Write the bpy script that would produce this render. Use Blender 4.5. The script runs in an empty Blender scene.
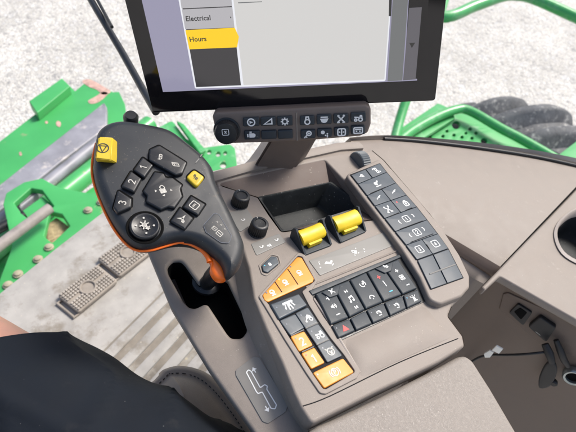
import bpy, bmesh, math, random
from mathutils import Vector as V, Matrix
random.seed(7)
sc = bpy.context.scene
COL = sc.collection
R = math.radians

# ------------------------------------------------------------ camera
F = 520.0                                   # focal length in photo pixels (576 wide)
ZC = 2.9                                    # eye height over the gravel
up_c = V((.12, .66, .74)).normalized()      # world up seen from the camera
fw_c = V((-517, 750, -520)).normalized()    # forward of the console seen from the camera
yc = (fw_c - up_c * fw_c.dot(up_c)).normalized()
xc = yc.cross(up_c).normalized()
MW = Matrix((xc, yc, up_c))                 # camera -> world
C0 = V((0, 0, ZC))
cam = bpy.data.cameras.new('camera')
cam.sensor_width = 36.0
cam.lens = 36.0 * F / 576.0
cam.clip_start = .01; cam.clip_end = 500
camo = bpy.data.objects.new('camera', cam); COL.objects.link(camo)
camo.matrix_world = Matrix.Translation(C0) @ MW.to_4x4()
sc.camera = camo
cam.dof.use_dof = True
cam.dof.focus_distance = .60
cam.dof.aperture_fstop = 11.0

# ------------------------------------------------------------ sky and sun
SUN_EL, SUN_AZ = R(52), R(84)               # azimuth from +Y towards +X
w = bpy.data.worlds.new('World'); sc.world = w; w.use_nodes = True
nt = w.node_tree; bg = nt.nodes['Background']
sky = nt.nodes.new('ShaderNodeTexSky'); sky.sky_type = 'NISHITA'; sky.sun_disc = False
sky.sun_elevation = SUN_EL; sky.sun_rotation = SUN_AZ
sky.dust_density = 4.0; sky.air_density = 1.0; sky.ozone_density = 1.0
nt.links.new(sky.outputs[0], bg.inputs[0]); bg.inputs[1].default_value = .10
sl = bpy.data.lights.new('sun', 'SUN'); sl.energy = 2.0; sl.angle = R(18); sl.color = (1, .96, .90)
so = bpy.data.objects.new('sun', sl); COL.objects.link(so)
sd = V((math.sin(SUN_AZ) * math.cos(SUN_EL), math.cos(SUN_AZ) * math.cos(SUN_EL), math.sin(SUN_EL)))
so.rotation_euler = sd.to_track_quat('Z', 'Y').to_euler()
so.location = (0, 0, 8)
sc.view_settings.view_transform = 'Standard'; sc.view_settings.look = 'None'
sc.view_settings.exposure = 0.92; sc.view_settings.gamma = 1.0
sc.view_settings.use_curve_mapping = False

# ------------------------------------------------------------ frames: planes of the real place
def ray(px, py):
    return (MW @ V((px - 288, 216 - py, -F))) / F        # per unit of depth
class Frame:
    def __init__(s, o, u, n):
        s.o = V(o); s.n = V(n).normalized()
        s.u = (V(u) - s.n * V(u).dot(s.n)).normalized(); s.v = s.n.cross(s.u)
    def M(s):
        m = Matrix((s.u, s.v, s.n)).transposed().to_4x4(); m.translation = s.o; return m
    def at(s, px, py, h=0.0):
        d = ray(px, py); t = (h - s.n.dot(C0 - s.o)) / s.n.dot(d)
        p = C0 + d * t - s.o
        return V((p.dot(s.u), p.dot(s.v)))
    def P(s, pts, h=0.0): return [s.at(x, y, h) for x, y in pts]
    def W(s, px, py, h=0.0):
        a = s.at(px, py, h); return s.o + s.u * a.x + s.v * a.y + s.n * h
    def toW(s, a, h): return s.o + s.u * a[0] + s.v * a[1] + s.n * h
    def loc(s, w):
        p = V(w) - s.o; return V((p.dot(s.u), p.dot(s.v), p.dot(s.n)))
def cdir(v): return MW @ V(v)
n_a = cdir((288080, 688480, 706582)).normalized()
FA = Frame(C0 + ray(340, 290) * .60, cdir((807, 196, -520)), n_a)      # console deck
dn = cdir((52, -678, -520)).normalized()
hz = cdir((1, .042, .046)).normalized()
FS = Frame(C0 + ray(290, 108) * .62, hz, hz.cross(-dn))                # display
def level(z, yaw=0): return Frame((0, 0, z), (math.cos(yaw), math.sin(yaw), 0), (0, 0, 1))
FLOOR = level(ZC - 1.17)

# ------------------------------------------------------------ materials
def mat(name, col, rough=.5, spec=.5, var=0.0, vscale=40, bump=0.0, bscale=800, metal=0.0, coat=0.0, dirt=None, dscale=25, dthr=.6, emit=None, speck=None, spscale=600, spthr=.86, detail=6, bumpdist=.0006, aniso=None):
    m = bpy.data.materials.new(name); m.use_nodes = True
    t = m.node_tree; b = t.nodes['Principled BSDF']
    b.inputs['Roughness'].default_value = rough
    b.inputs['Specular IOR Level'].default_value = spec
    b.inputs['Metallic'].default_value = metal
    b.inputs['Coat Weight'].default_value = coat
    tc = t.nodes.new('ShaderNodeTexCoord')
    src = tc.outputs['Object']
    last = None
    def noise(scale, det=detail, r=.6):
        n = t.nodes.new('ShaderNodeTexNoise'); n.inputs['Scale'].default_value = scale
        n.inputs['Detail'].default_value = det; n.inputs['Roughness'].default_value = r
        t.links.new(src, n.inputs['Vector']); return n
    rgb = t.nodes.new('ShaderNodeRGB'); rgb.outputs[0].default_value = (*col, 1)
    last = rgb.outputs[0]
    if var:
        n = noise(vscale); mr = t.nodes.new('ShaderNodeMapRange')
        mr.inputs['From Min'].default_value = .3; mr.inputs['From Max'].default_value = .7
        mr.inputs['To Min'].default_value = 1 - var; mr.inputs['To Max'].default_value = 1 + var
        t.links.new(n.outputs['Fac'], mr.inputs['Value'])
        mx = t.nodes.new('ShaderNodeVectorMath'); mx.operation = 'SCALE'
        t.links.new(last, mx.inputs[0]); t.links.new(mr.outputs[0], mx.inputs['Scale'])
        last = mx.outputs[0]
        rr = t.nodes.new('ShaderNodeMapRange'); rr.inputs['From Min'].default_value = .3; rr.inputs['From Max'].default_value = .7
        rr.inputs['To Min'].default_value = max(.02, rough - .08); rr.inputs['To Max'].default_value = min(1, rough + .08)
        t.links.new(n.outputs['Fac'], rr.inputs['Value']); t.links.new(rr.outputs[0], b.inputs['Roughness'])
    if dirt:
        n = noise(dscale, 8, .7); mr = t.nodes.new('ShaderNodeMapRange')
        mr.inputs['From Min'].default_value = dthr; mr.inputs['From Max'].default_value = dthr + .12
        t.links.new(n.outputs['Fac'], mr.inputs['Value'])
        mx = t.nodes.new('ShaderNodeMix'); mx.data_type = 'RGBA'
        t.links.new(mr.outputs[0], mx.inputs['Factor']); t.links.new(last, mx.inputs[6]); mx.inputs[7].default_value = (*dirt, 1)
        last = mx.outputs[2]
    if speck:
        v = t.nodes.new('ShaderNodeTexVoronoi'); v.inputs['Scale'].default_value = spscale; t.links.new(src, v.inputs['Vector'])
        sp = t.nodes.new('ShaderNodeSeparateColor'); t.links.new(v.outputs['Color'], sp.inputs[0])
        g1 = t.nodes.new('ShaderNodeMath'); g1.operation = 'GREATER_THAN'; g1.inputs[1].default_value = spthr; t.links.new(sp.outputs[0], g1.inputs[0])
        g2 = t.nodes.new('ShaderNodeMath'); g2.operation = 'MULTIPLY'; g2.inputs[1].default_value = .26; t.links.new(sp.outputs[1], g2.inputs[0])
        g3 = t.nodes.new('ShaderNodeMath'); g3.operation = 'LESS_THAN'; t.links.new(v.outputs['Distance'], g3.inputs[0]); t.links.new(g2.outputs[0], g3.inputs[1])
        g4 = t.nodes.new('ShaderNodeMath'); g4.operation = 'MULTIPLY'; t.links.new(g1.outputs[0], g4.inputs[0]); t.links.new(g3.outputs[0], g4.inputs[1])
        g5 = t.nodes.new('ShaderNodeMath'); g5.operation = 'MULTIPLY'; g5.inputs[1].default_value = .5; t.links.new(g4.outputs[0], g5.inputs[0])
        mx = t.nodes.new('ShaderNodeMix'); mx.data_type = 'RGBA'
        t.links.new(g5.outputs[0], mx.inputs['Factor']); t.links.new(last, mx.inputs[6]); mx.inputs[7].default_value = (*speck, 1)
        last = mx.outputs[2]
    t.links.new(last, b.inputs['Base Color'])
    if emit is not None:
        t.links.new(last, b.inputs['Emission Color']); b.inputs['Emission Strength'].default_value = emit
    if bump:
        n = noise(bscale, 3); bp = t.nodes.new('ShaderNodeBump')
        bp.inputs['Strength'].default_value = bump; bp.inputs['Distance'].default_value = bumpdist
        t.links.new(n.outputs['Fac'], bp.inputs['Height']); t.links.new(bp.outputs[0], b.inputs['Normal'])
    return m
M = {}
TAUPE = (.240, .205, .176)
M['taupe'] = mat('taupe plastic', TAUPE, .5, .4, .07, 45, .4, 1700, dirt=(.33, .29, .25), dscale=70, dthr=.62, speck=(.55, .5, .42), spscale=520, spthr=.93)
M['taupe_shaded'] = mat('shaded taupe plastic', (.135, .102, .086), .55, .35, .06, 60, .25, 1900, dirt=(.28, .25, .2), dscale=160, dthr=.66, speck=(.5, .45, .38), spscale=300, spthr=.86)  # taupe darkened to carry the shade of the recess walls
M['taupe_light'] = mat('light taupe plastic', (.36, .315, .28), .5, .4, .05, 50, .2, 1700)
M['label'] = mat('grey label film', (.205, .198, .182), .5, .5, .03, 60)
M['label_dark'] = mat('dark label film', (.21, .198, .18), .5, .5, .04, 60)
M['leather'] = mat('armrest leather', (.24, .212, .186), .48, .45, .05, 30)
M['seatleather'] = mat('seat leather', (.44, .35, .265), .5, .45, .06, 40, .4, 700)
M['key'] = mat('blue grey rubber key', (.044, .058, .072), .42, .5, .1, 90, .12, 2500, dirt=(.11, .105, .09), dscale=140, dthr=.68)
M['keyblack'] = mat('charcoal key', (.024, .032, .040), .46, .4, .1, 90, .12, 2500, dirt=(.09, .085, .07), dscale=150, dthr=.66, speck=(.3, .28, .24), spscale=600, spthr=.88)
M['black'] = mat('black plastic', (.012, .013, .015), .38, .5, .1, 60, .12, 2200, dirt=(.045, .042, .036), dscale=90, dthr=.62, speck=(.25, .23, .2), spscale=650, spthr=.90)
M['stick'] = mat('soft black grip', (.018, .021, .025), .42, .5, .12, 40, .3, 2400, dirt=(.075, .062, .045), dscale=60, dthr=.60, speck=(.28, .24, .18), spscale=600, spthr=.80)
M['void'] = mat('slot boot', (.004, .004, .004), .8, .1)
M['tray'] = mat('rubber tray', (.020, .023, .024), .55, .4, .15, 60, .3, 900, dirt=(.08, .085, .08), dscale=60, dthr=.60, speck=(.3, .3, .28), spscale=300, spthr=.80)
M['orange'] = mat('orange key', (.72, .25, .022), .42, .5, .04, 70, .08, 2500)
M['trim'] = mat('orange trim', (.95, .17, .012), .35, .5)
M['yellow'] = mat('yellow plastic', (.70, .50, .010), .4, .5, .05, 90)
M['yellowd'] = mat('worn yellow button', (.58, .42, .022), .42, .5, .08, 120, dirt=(.35, .25, .06), dscale=300, dthr=.66)
M['white'] = mat('white print', (.80, .80, .78), .5)
M['dimprint'] = mat('worn print', (.50, .48, .43), .5, var=.35, vscale=700)
M['blackprint'] = mat('black print', (.02, .02, .02), .5)
M['slit'] = mat('dark slit', (.01, .01, .012), .7, .2)
M['red'] = mat('red print', (.75, .03, .03), .5)
M['cyan'] = mat('blue print', (.05, .45, .75), .5)
M['led'] = mat('dark indicator', (.10, .12, .16), .3)
M['ledred'] = mat('red indicator', (.9, .05, .04), .4, emit=.5)
M['ledyel'] = mat('lit yellow indicator', (1, .72, .02), .4, emit=.8)
M['glass'] = mat('black display glass', (.008, .007, .008), .08, .5)
M['bar'] = mat('brown bar plastic', (.165, .130, .110), .5, .4, .06, 60, .2, 1900, dirt=(.25, .22, .18), dscale=120, dthr=.7)
M['green'] = mat('green paint', (.058, .37, .105), .35, .5, .08, 4, dirt=(.16, .42, .20), dscale=9, dthr=.54, speck=(.35, .3, .2), spscale=30, spthr=.85, coat=.2)
M['greenrust'] = mat('chipped green paint', (.058, .37, .105), .4, .5, .1, 4, dirt=(.46, .30, .22), dscale=7, dthr=.63)
M['steel'] = mat('weathered steel', (.27, .27, .30), .5, .5, .25, 9, dirt=(.52, .48, .46), dscale=14, dthr=.56, metal=.1)
M['rod'] = mat('dull rod', (.30, .27, .25), .55, .4, .2, 30)
M['tyre'] = mat('weathered tyre rubber', (.15, .153, .158), .75, .25, .3, 14, .8, 45, dirt=(.50, .49, .46), dscale=16, dthr=.54, bumpdist=.004)
M['bolt'] = mat('dusty bolt', (.36, .33, .24), .7, .3, .15, 60)
M['dust'] = mat('straw dust', (.40, .31, .19), .9, .1, .35, 60, .6, 200, bumpdist=.004)
M['floor'] = mat('dusty floor mat', (.38, .365, .34), .75, .25, .2, 12, .4, 350, dirt=(.25, .225, .19), dscale=9, dthr=.52, speck=(.55, .50, .40), spscale=110, spthr=.86)
M['mat'] = mat('dirty ribbed matting', (.24, .215, .18), .85, .2, .3, 14, .5, 300, dirt=(.36, .34, .30), dscale=10, dthr=.52, speck=(.55, .48, .33), spscale=70, spthr=.75)
M['pedal'] = mat('ribbed pedal rubber', (.31, .275, .235), .7, .3, .2, 30, .2, 600)
M['rust'] = mat('pinkish bare primer', (.50, .33, .28), .8, .2, .35, 30)
M['studs'] = mat('worn stud rubber', (.38, .345, .30), .7, .3, .2, 30)
M['wall'] = mat('brown side plastic', (.150, .112, .088), .5, .4, .07, 30, .25, 1500)
M['cloth'] = mat('dark shorts cloth', (.008, .011, .0165), .75, .2, .15, 25, .5, 2600, dirt=(.016, .018, .022), dscale=30, dthr=.58, speck=(.16, .16, .16), spscale=330, spthr=.975)
M['skin'] = mat('skin', (.60, .31, .22), .5, .4, .06, 60, .2, 900)
M['skin'].node_tree.nodes['Principled BSDF'].inputs['Subsurface Weight'].default_value = .15
M['skin'].node_tree.nodes['Principled BSDF'].inputs['Subsurface Radius'].default_value = (.01, .004, .002)
M['chrome'] = mat('socket rim', (.35, .38, .37), .3, .5, metal=.8)
M['tag'] = mat('white tag', (.86, .86, .80), .5)
M['cable'] = mat('black cable', (.012, .012, .013), .4)
M['socket'] = mat('black socket plastic', (.022, .021, .021), .5, .4, .1, 80)
M['shoe'] = mat('shoe leather', (.05, .04, .03), .6)
def screen_mat(name, col, e, spec=.5, rough=.12):
    m = mat(name, col, rough, spec, emit=e)
    m.node_tree.nodes['Principled BSDF'].inputs['Base Color'].default_value = (.01, .01, .01, 1)
    for l in list(m.node_tree.links):
        if l.to_socket.name == 'Base Color': m.node_tree.links.remove(l)
    return m
M['ui_pale'] = screen_mat('screen pale grey', (.56, .55, .54), .60)
M['ui_menu'] = screen_mat('screen menu grey', (.40, .39, .41), .60)
M['ui_yel'] = screen_mat('screen yellow', (.85, .55, .005), .60)
M['ui_dark'] = screen_mat('screen charcoal', (.035, .033, .036), .60)
M['ui_sheen'] = screen_mat('screen lavender sheen', (.27, .26, .36), .60)
M['ui_mid'] = screen_mat('screen mid grey', (.14, .145, .148), .60)
M['ui_tab'] = screen_mat('screen tab grey', (.10, .095, .108), .60)
M['ui_line'] = screen_mat('screen white line', (.72, .73, .78), .60)
M['ui_ink'] = screen_mat('screen ink', (.02, .02, .02), .6)

# leather: fine wrinkled grain
def leather(m, sx=1.0):
    t = m.node_tree; b = t.nodes['Principled BSDF']
    tc = t.nodes.new('ShaderNodeTexCoord'); mp = t.nodes.new('ShaderNodeMapping'); mp.inputs['Scale'].default_value = (1, .55, 1)
    mp.inputs['Rotation'].default_value = (0, 0, .5)
    t.links.new(tc.outputs['Object'], mp.inputs[0])
    v = t.nodes.new('ShaderNodeTexVoronoi'); v.feature = 'DISTANCE_TO_EDGE'; v.inputs['Scale'].default_value = 800
    n = t.nodes.new('ShaderNodeTexNoise'); n.inputs['Scale'].default_value = 900
    n2 = t.nodes.new('ShaderNodeTexNoise'); n2.inputs['Scale'].default_value = 300
    ad = t.nodes.new('ShaderNodeMixRGB'); ad.blend_type = 'LINEAR_LIGHT'; ad.inputs[0].default_value = .004
    t.links.new(mp.outputs[0], n2.inputs[0]); t.links.new(mp.outputs[0], ad.inputs[1]); t.links.new(n2.outputs['Color'], ad.inputs[2])
    t.links.new(ad.outputs[0], v.inputs[0]); t.links.new(mp.outputs[0], n.inputs[0])
    a = t.nodes.new('ShaderNodeMath'); a.operation = 'MULTIPLY_ADD'; a.inputs[1].default_value = .4
    mr = t.nodes.new('ShaderNodeMapRange'); mr.inputs['From Max'].default_value = .25
    t.links.new(v.outputs['Distance'], mr.inputs[0])
    t.links.new(n.outputs['Fac'], a.inputs[0]); t.links.new(mr.outputs[0], a.inputs[2])
    bp = t.nodes.new('ShaderNodeBump'); bp.inputs['Strength'].default_value = .36; bp.inputs['Distance'].default_value = .0005
    t.links.new(a.outputs[0], bp.inputs['Height']); t.links.new(bp.outputs[0], b.inputs['Normal'])
leather(M['leather'])

def gravel():
    m = bpy.data.materials.new('pale crushed gravel'); m.use_nodes = True
    t = m.node_tree; b = t.nodes['Principled BSDF']; b.inputs['Roughness'].default_value = .85
    tc = t.nodes.new('ShaderNodeTexCoord')
    n0 = t.nodes.new('ShaderNodeTexNoise'); n0.inputs['Scale'].default_value = 30; t.links.new(tc.outputs['Object'], n0.inputs[0])
    ad = t.nodes.new('ShaderNodeMixRGB'); ad.blend_type = 'LINEAR_LIGHT'; ad.inputs[0].default_value = .02
    t.links.new(tc.outputs['Object'], ad.inputs[1]); t.links.new(n0.outputs['Color'], ad.inputs[2])
    outs = []
    for s in (21, 50):
        v = t.nodes.new('ShaderNodeTexVoronoi'); v.inputs['Scale'].default_value = s
        t.links.new(ad.outputs[0], v.inputs[0])
        e = t.nodes.new('ShaderNodeTexVoronoi'); e.feature = 'DISTANCE_TO_EDGE'; e.inputs['Scale'].default_value = s
        t.links.new(ad.outputs[0], e.inputs[0])
        outs.append((v, e))
    cr = t.nodes.new('ShaderNodeValToRGB')
    el = cr.color_ramp.elements
    el[0].position = 0; el[0].color = (.36, .355, .35, 1); el[1].position = 1; el[1].color = (.86, .84, .78, 1)
    for p, c in ((.12, (.50, .485, .46)), (.3, (.68, .66, .62)), (.5, (.73, .70, .63)), (.7, (.80, .78, .73)), (.85, (.70, .70, .70))):
        x = el.new(p); x.color = (*c, 1)
    sp = t.nodes.new('ShaderNodeSeparateColor'); t.links.new(outs[0][0].outputs['Color'], sp.inputs[0])
    sp2 = t.nodes.new('ShaderNodeSeparateColor'); t.links.new(outs[1][0].outputs['Color'], sp2.inputs[0])
    big = t.nodes.new('ShaderNodeTexNoise'); big.inputs['Scale'].default_value = 4; big.inputs['Detail'].default_value = 6
    t.links.new(tc.outputs['Object'], big.inputs[0])
    mx = t.nodes.new('ShaderNodeMix'); mx.data_type = 'FLOAT'
    t.links.new(big.outputs['Fac'], mx.inputs[0]); t.links.new(sp.outputs[0], mx.inputs[2]); t.links.new(sp2.outputs[0], mx.inputs[3])
    t.links.new(mx.outputs[0], cr.inputs[0])
    mr = t.nodes.new('ShaderNodeMapRange'); mr.inputs['From Max'].default_value = .12; mr.inputs['To Min'].default_value = .78
    t.links.new(outs[0][1].outputs['Distance'], mr.inputs[0])
    mm = t.nodes.new('ShaderNodeVectorMath'); mm.operation = 'SCALE'
    t.links.new(cr.outputs[0], mm.inputs[0]); t.links.new(mr.outputs[0], mm.inputs['Scale'])
    ln = t.nodes.new('ShaderNodeTexNoise'); ln.inputs['Scale'].default_value = 1.6; ln.inputs['Detail'].default_value = 5; t.links.new(tc.outputs['Object'], ln.inputs[0])
    lr_ = t.nodes.new('ShaderNodeMapRange'); lr_.inputs['From Min'].default_value = .3; lr_.inputs['From Max'].default_value = .7
    lr_.inputs['To Min'].default_value = .76; lr_.inputs['To Max'].default_value = .98; t.links.new(ln.outputs['Fac'], lr_.inputs['Value'])
    m2_ = t.nodes.new('ShaderNodeVectorMath'); m2_.operation = 'SCALE'; t.links.new(mm.outputs[0], m2_.inputs[0]); t.links.new(lr_.outputs[0], m2_.inputs['Scale'])
    t.links.new(m2_.outputs[0], b.inputs['Base Color'])
    a = t.nodes.new('ShaderNodeMath'); a.operation = 'ADD'
    t.links.new(outs[0][1].outputs['Distance'], a.inputs[0]); t.links.new(outs[1][1].outputs['Distance'], a.inputs[1])
    bp = t.nodes.new('ShaderNodeBump'); bp.inputs['Strength'].default_value = .8; bp.inputs['Distance'].default_value = .02
    t.links.new(a.outputs[0], bp.inputs['Height']); t.links.new(bp.outputs[0], b.inputs['Normal'])
    return m
M['gravel'] = gravel()

# ------------------------------------------------------------ mesh helpers
def thing(name, label, cat, frame=None, group=None):
    o = bpy.data.objects.new(name, None); COL.objects.link(o); o.empty_display_size = .05
    if frame is not None: o.matrix_world = frame.M()
    o['label'] = label; o['category'] = cat
    if group: o['group'] = group
    return o
def link(name, me, m, parent=None, label=None, smooth=False):
    me.materials.clear(); me.materials.append(m)
    o = bpy.data.objects.new(name, me); COL.objects.link(o)
    if parent: o.parent = parent
    if label: o['label'] = label
    me.polygons.foreach_set('use_smooth', [smooth] * len(me.polygons)); me.update()
    return o
def autosmooth(me, ang=40):
    me.polygons.foreach_set('use_smooth', [True] * len(me.polygons))
    me.set_sharp_from_angle(angle=R(ang))
def rnd(poly, r, seg=5):
    poly = [V(p) for p in poly]
    out = []; n = len(poly)
    for i in range(n):
        p = poly[i]; a = poly[i - 1] - p; b = poly[(i + 1) % n] - p
        la, lb = a.length, b.length
        if la < 1e-9 or lb < 1e-9: continue
        a /= la; b /= lb
        ang = a.angle(b)
        if ang > 3.05: out.append(p); continue
        d = min(r / math.tan(ang / 2), .48 * la, .48 * lb)
        for k in range(seg + 1):
            tt = k / seg
            q0 = p + a * d; q1 = p + b * d
            out.append(q0 * (1 - tt) ** 2 + p * 2 * tt * (1 - tt) + q1 * tt * tt)
    return out
def smooth_loop(poly, seg=4, closed=True):
    """Catmull-Rom through the points"""
    P = [V(p) for p in poly]; n = len(P); out = []
    rng = range(n) if closed else range(n - 1)
    for i in rng:
        if closed: a, b, c, d = P[i - 1], P[i], P[(i + 1) % n], P[(i + 2) % n]
        else: a, b, c, d = P[max(i - 1, 0)], P[i], P[i + 1], P[min(i + 2, n - 1)]
        for k in range(seg):
            t = k / seg
            out.append(.5 * ((2 * b) + (c - a) * t + (2 * a - 5 * b + 4 * c - d) * t * t + (3 * b - a - 3 * c + d) * t ** 3))
    if not closed: out.append(P[-1].copy())
    return out
def plate_mesh(loops, h0, h1, bevel=0.0, res=3):
    """solid plate with optional holes and rounded rims, in local u,v; h is height"""
    cu = bpy.data.curves.new('plate', 'CURVE'); cu.dimensions = '2D'; cu.fill_mode = 'BOTH'
    for lp in loops:
        s = cu.splines.new('POLY'); s.points.add(len(lp) - 1); s.use_cyclic_u = True
        for p, q in zip(s.points, lp): p.co = (q[0], q[1], 0, 1)
    b = min(bevel, (h1 - h0) * .49)
    cu.extrude = (h1 - h0) / 2 - b; cu.bevel_depth = b; cu.bevel_resolution = res; cu.offset = -b
    ob = bpy.data.objects.new('plate', cu)
    me = bpy.data.meshes.new_from_object(ob)
    bpy.data.objects.remove(ob); bpy.data.curves.remove(cu)
    bm = bmesh.new(); bm.from_mesh(me)
    bmesh.ops.remove_doubles(bm, verts=bm.verts, dist=1e-6)
    bmesh.ops.translate(bm, verts=bm.verts, vec=(0, 0, (h0 + h1) / 2))
    bmesh.ops.recalc_face_normals(bm, faces=bm.faces)
    bm.to_mesh(me); bm.free()
    autosmooth(me, 35)
    return me
def plate(name, loops, h0, h1, m, parent, bevel=0.0, label=None, res=3):
    me = plate_mesh(loops, h0, h1, bevel, res)
    me.materials.clear(); me.materials.append(m)
    o = bpy.data.objects.new(name, me); COL.objects.link(o); o.parent = parent
    if label: o['label'] = label
    return o
def mesh_obj(name, bm, m, parent=None, label=None, ang=40):
    bmesh.ops.recalc_face_normals(bm, faces=bm.faces)
    me = bpy.data.meshes.new(name); bm.to_mesh(me); bm.free(); autosmooth(me, ang)
    me.materials.append(m)
    o = bpy.data.objects.new(name, me); COL.objects.link(o); o.parent = parent
    if label: o['label'] = label
    return o
def loft(bm, rows, closed=False, cap=False):
    vs = [[bm.verts.new(p) for p in r] for r in rows]
    for a, b in zip(vs, vs[1:]):
        n = len(a)
        for i in range(n if closed else n - 1):
            j = (i + 1) % n
            bm.faces.new((a[i], a[j], b[j], b[i]))
    if cap:
        bm.faces.new(vs[0][::-1]); bm.faces.new(vs[-1])
    return vs
def tube(bm, pts, rad, seg=12, cap=True):
    pts = [V(p) for p in pts]; n = len(pts)
    rads = rad if isinstance(rad, (list, tuple)) else [rad] * n
    rows = []; ref = None
    for i in range(n):
        d = (pts[min(i + 1, n - 1)] - pts[max(i - 1, 0)]).normalized()
        if ref is None: ref = d.orthogonal().normalized()
        ref = (ref - d * ref.dot(d)).normalized(); e = d.cross(ref)
        rows.append([pts[i] + (ref * math.cos(2 * math.pi * k / seg) + e * math.sin(2 * math.pi * k / seg)) * rads[i] for k in range(seg)])
    loft(bm, rows, True, cap)
def lathe(bm, c, axis, prof, seg=32, ribs=0, ribd=0.0):
    """prof: list of (radius, height); ribs modulate the radius"""
    axis = V(axis).normalized(); a = axis.orthogonal().normalized(); b = axis.cross(a); c = V(c)
    rows = []
    for pr in prof:
        r, h = pr[0], pr[1]; rib = pr[2] if len(pr) > 2 else 0
        row = []
        for k in range(seg):
            th = 2 * math.pi * k / seg
            rr = r - (ribd if (rib and k % 2) else 0)
            row.append(c + axis * h + (a * math.cos(th) + b * math.sin(th)) * rr)
        rows.append(row)
    loft(bm, rows, True, True)
def box(bm, c, ax, ay, az, sx, sy, sz):
    c = V(c); vs = []
    for k in (-1, 1):
        for j in (-1, 1):
            for i in (-1, 1): vs.append(bm.verts.new(c + ax * (i * sx / 2) + ay * (j * sy / 2) + az * (k * sz / 2)))
    for f in ((0, 2, 3, 1), (4, 5, 7, 6), (0, 1, 5, 4), (2, 6, 7, 3), (0, 4, 6, 2), (1, 3, 7, 5)):
        bm.faces.new([vs[i] for i in f])
def ell(cx, cy, rx, ry, n=28, a0=0, a1=360): return [(cx + rx * math.cos(R(a0 + (a1 - a0) * k / n)), cy + ry * math.sin(R(a0 + (a1 - a0) * k / n))) for k in range(n + (0 if a1 - a0 == 360 else 1))]

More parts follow.
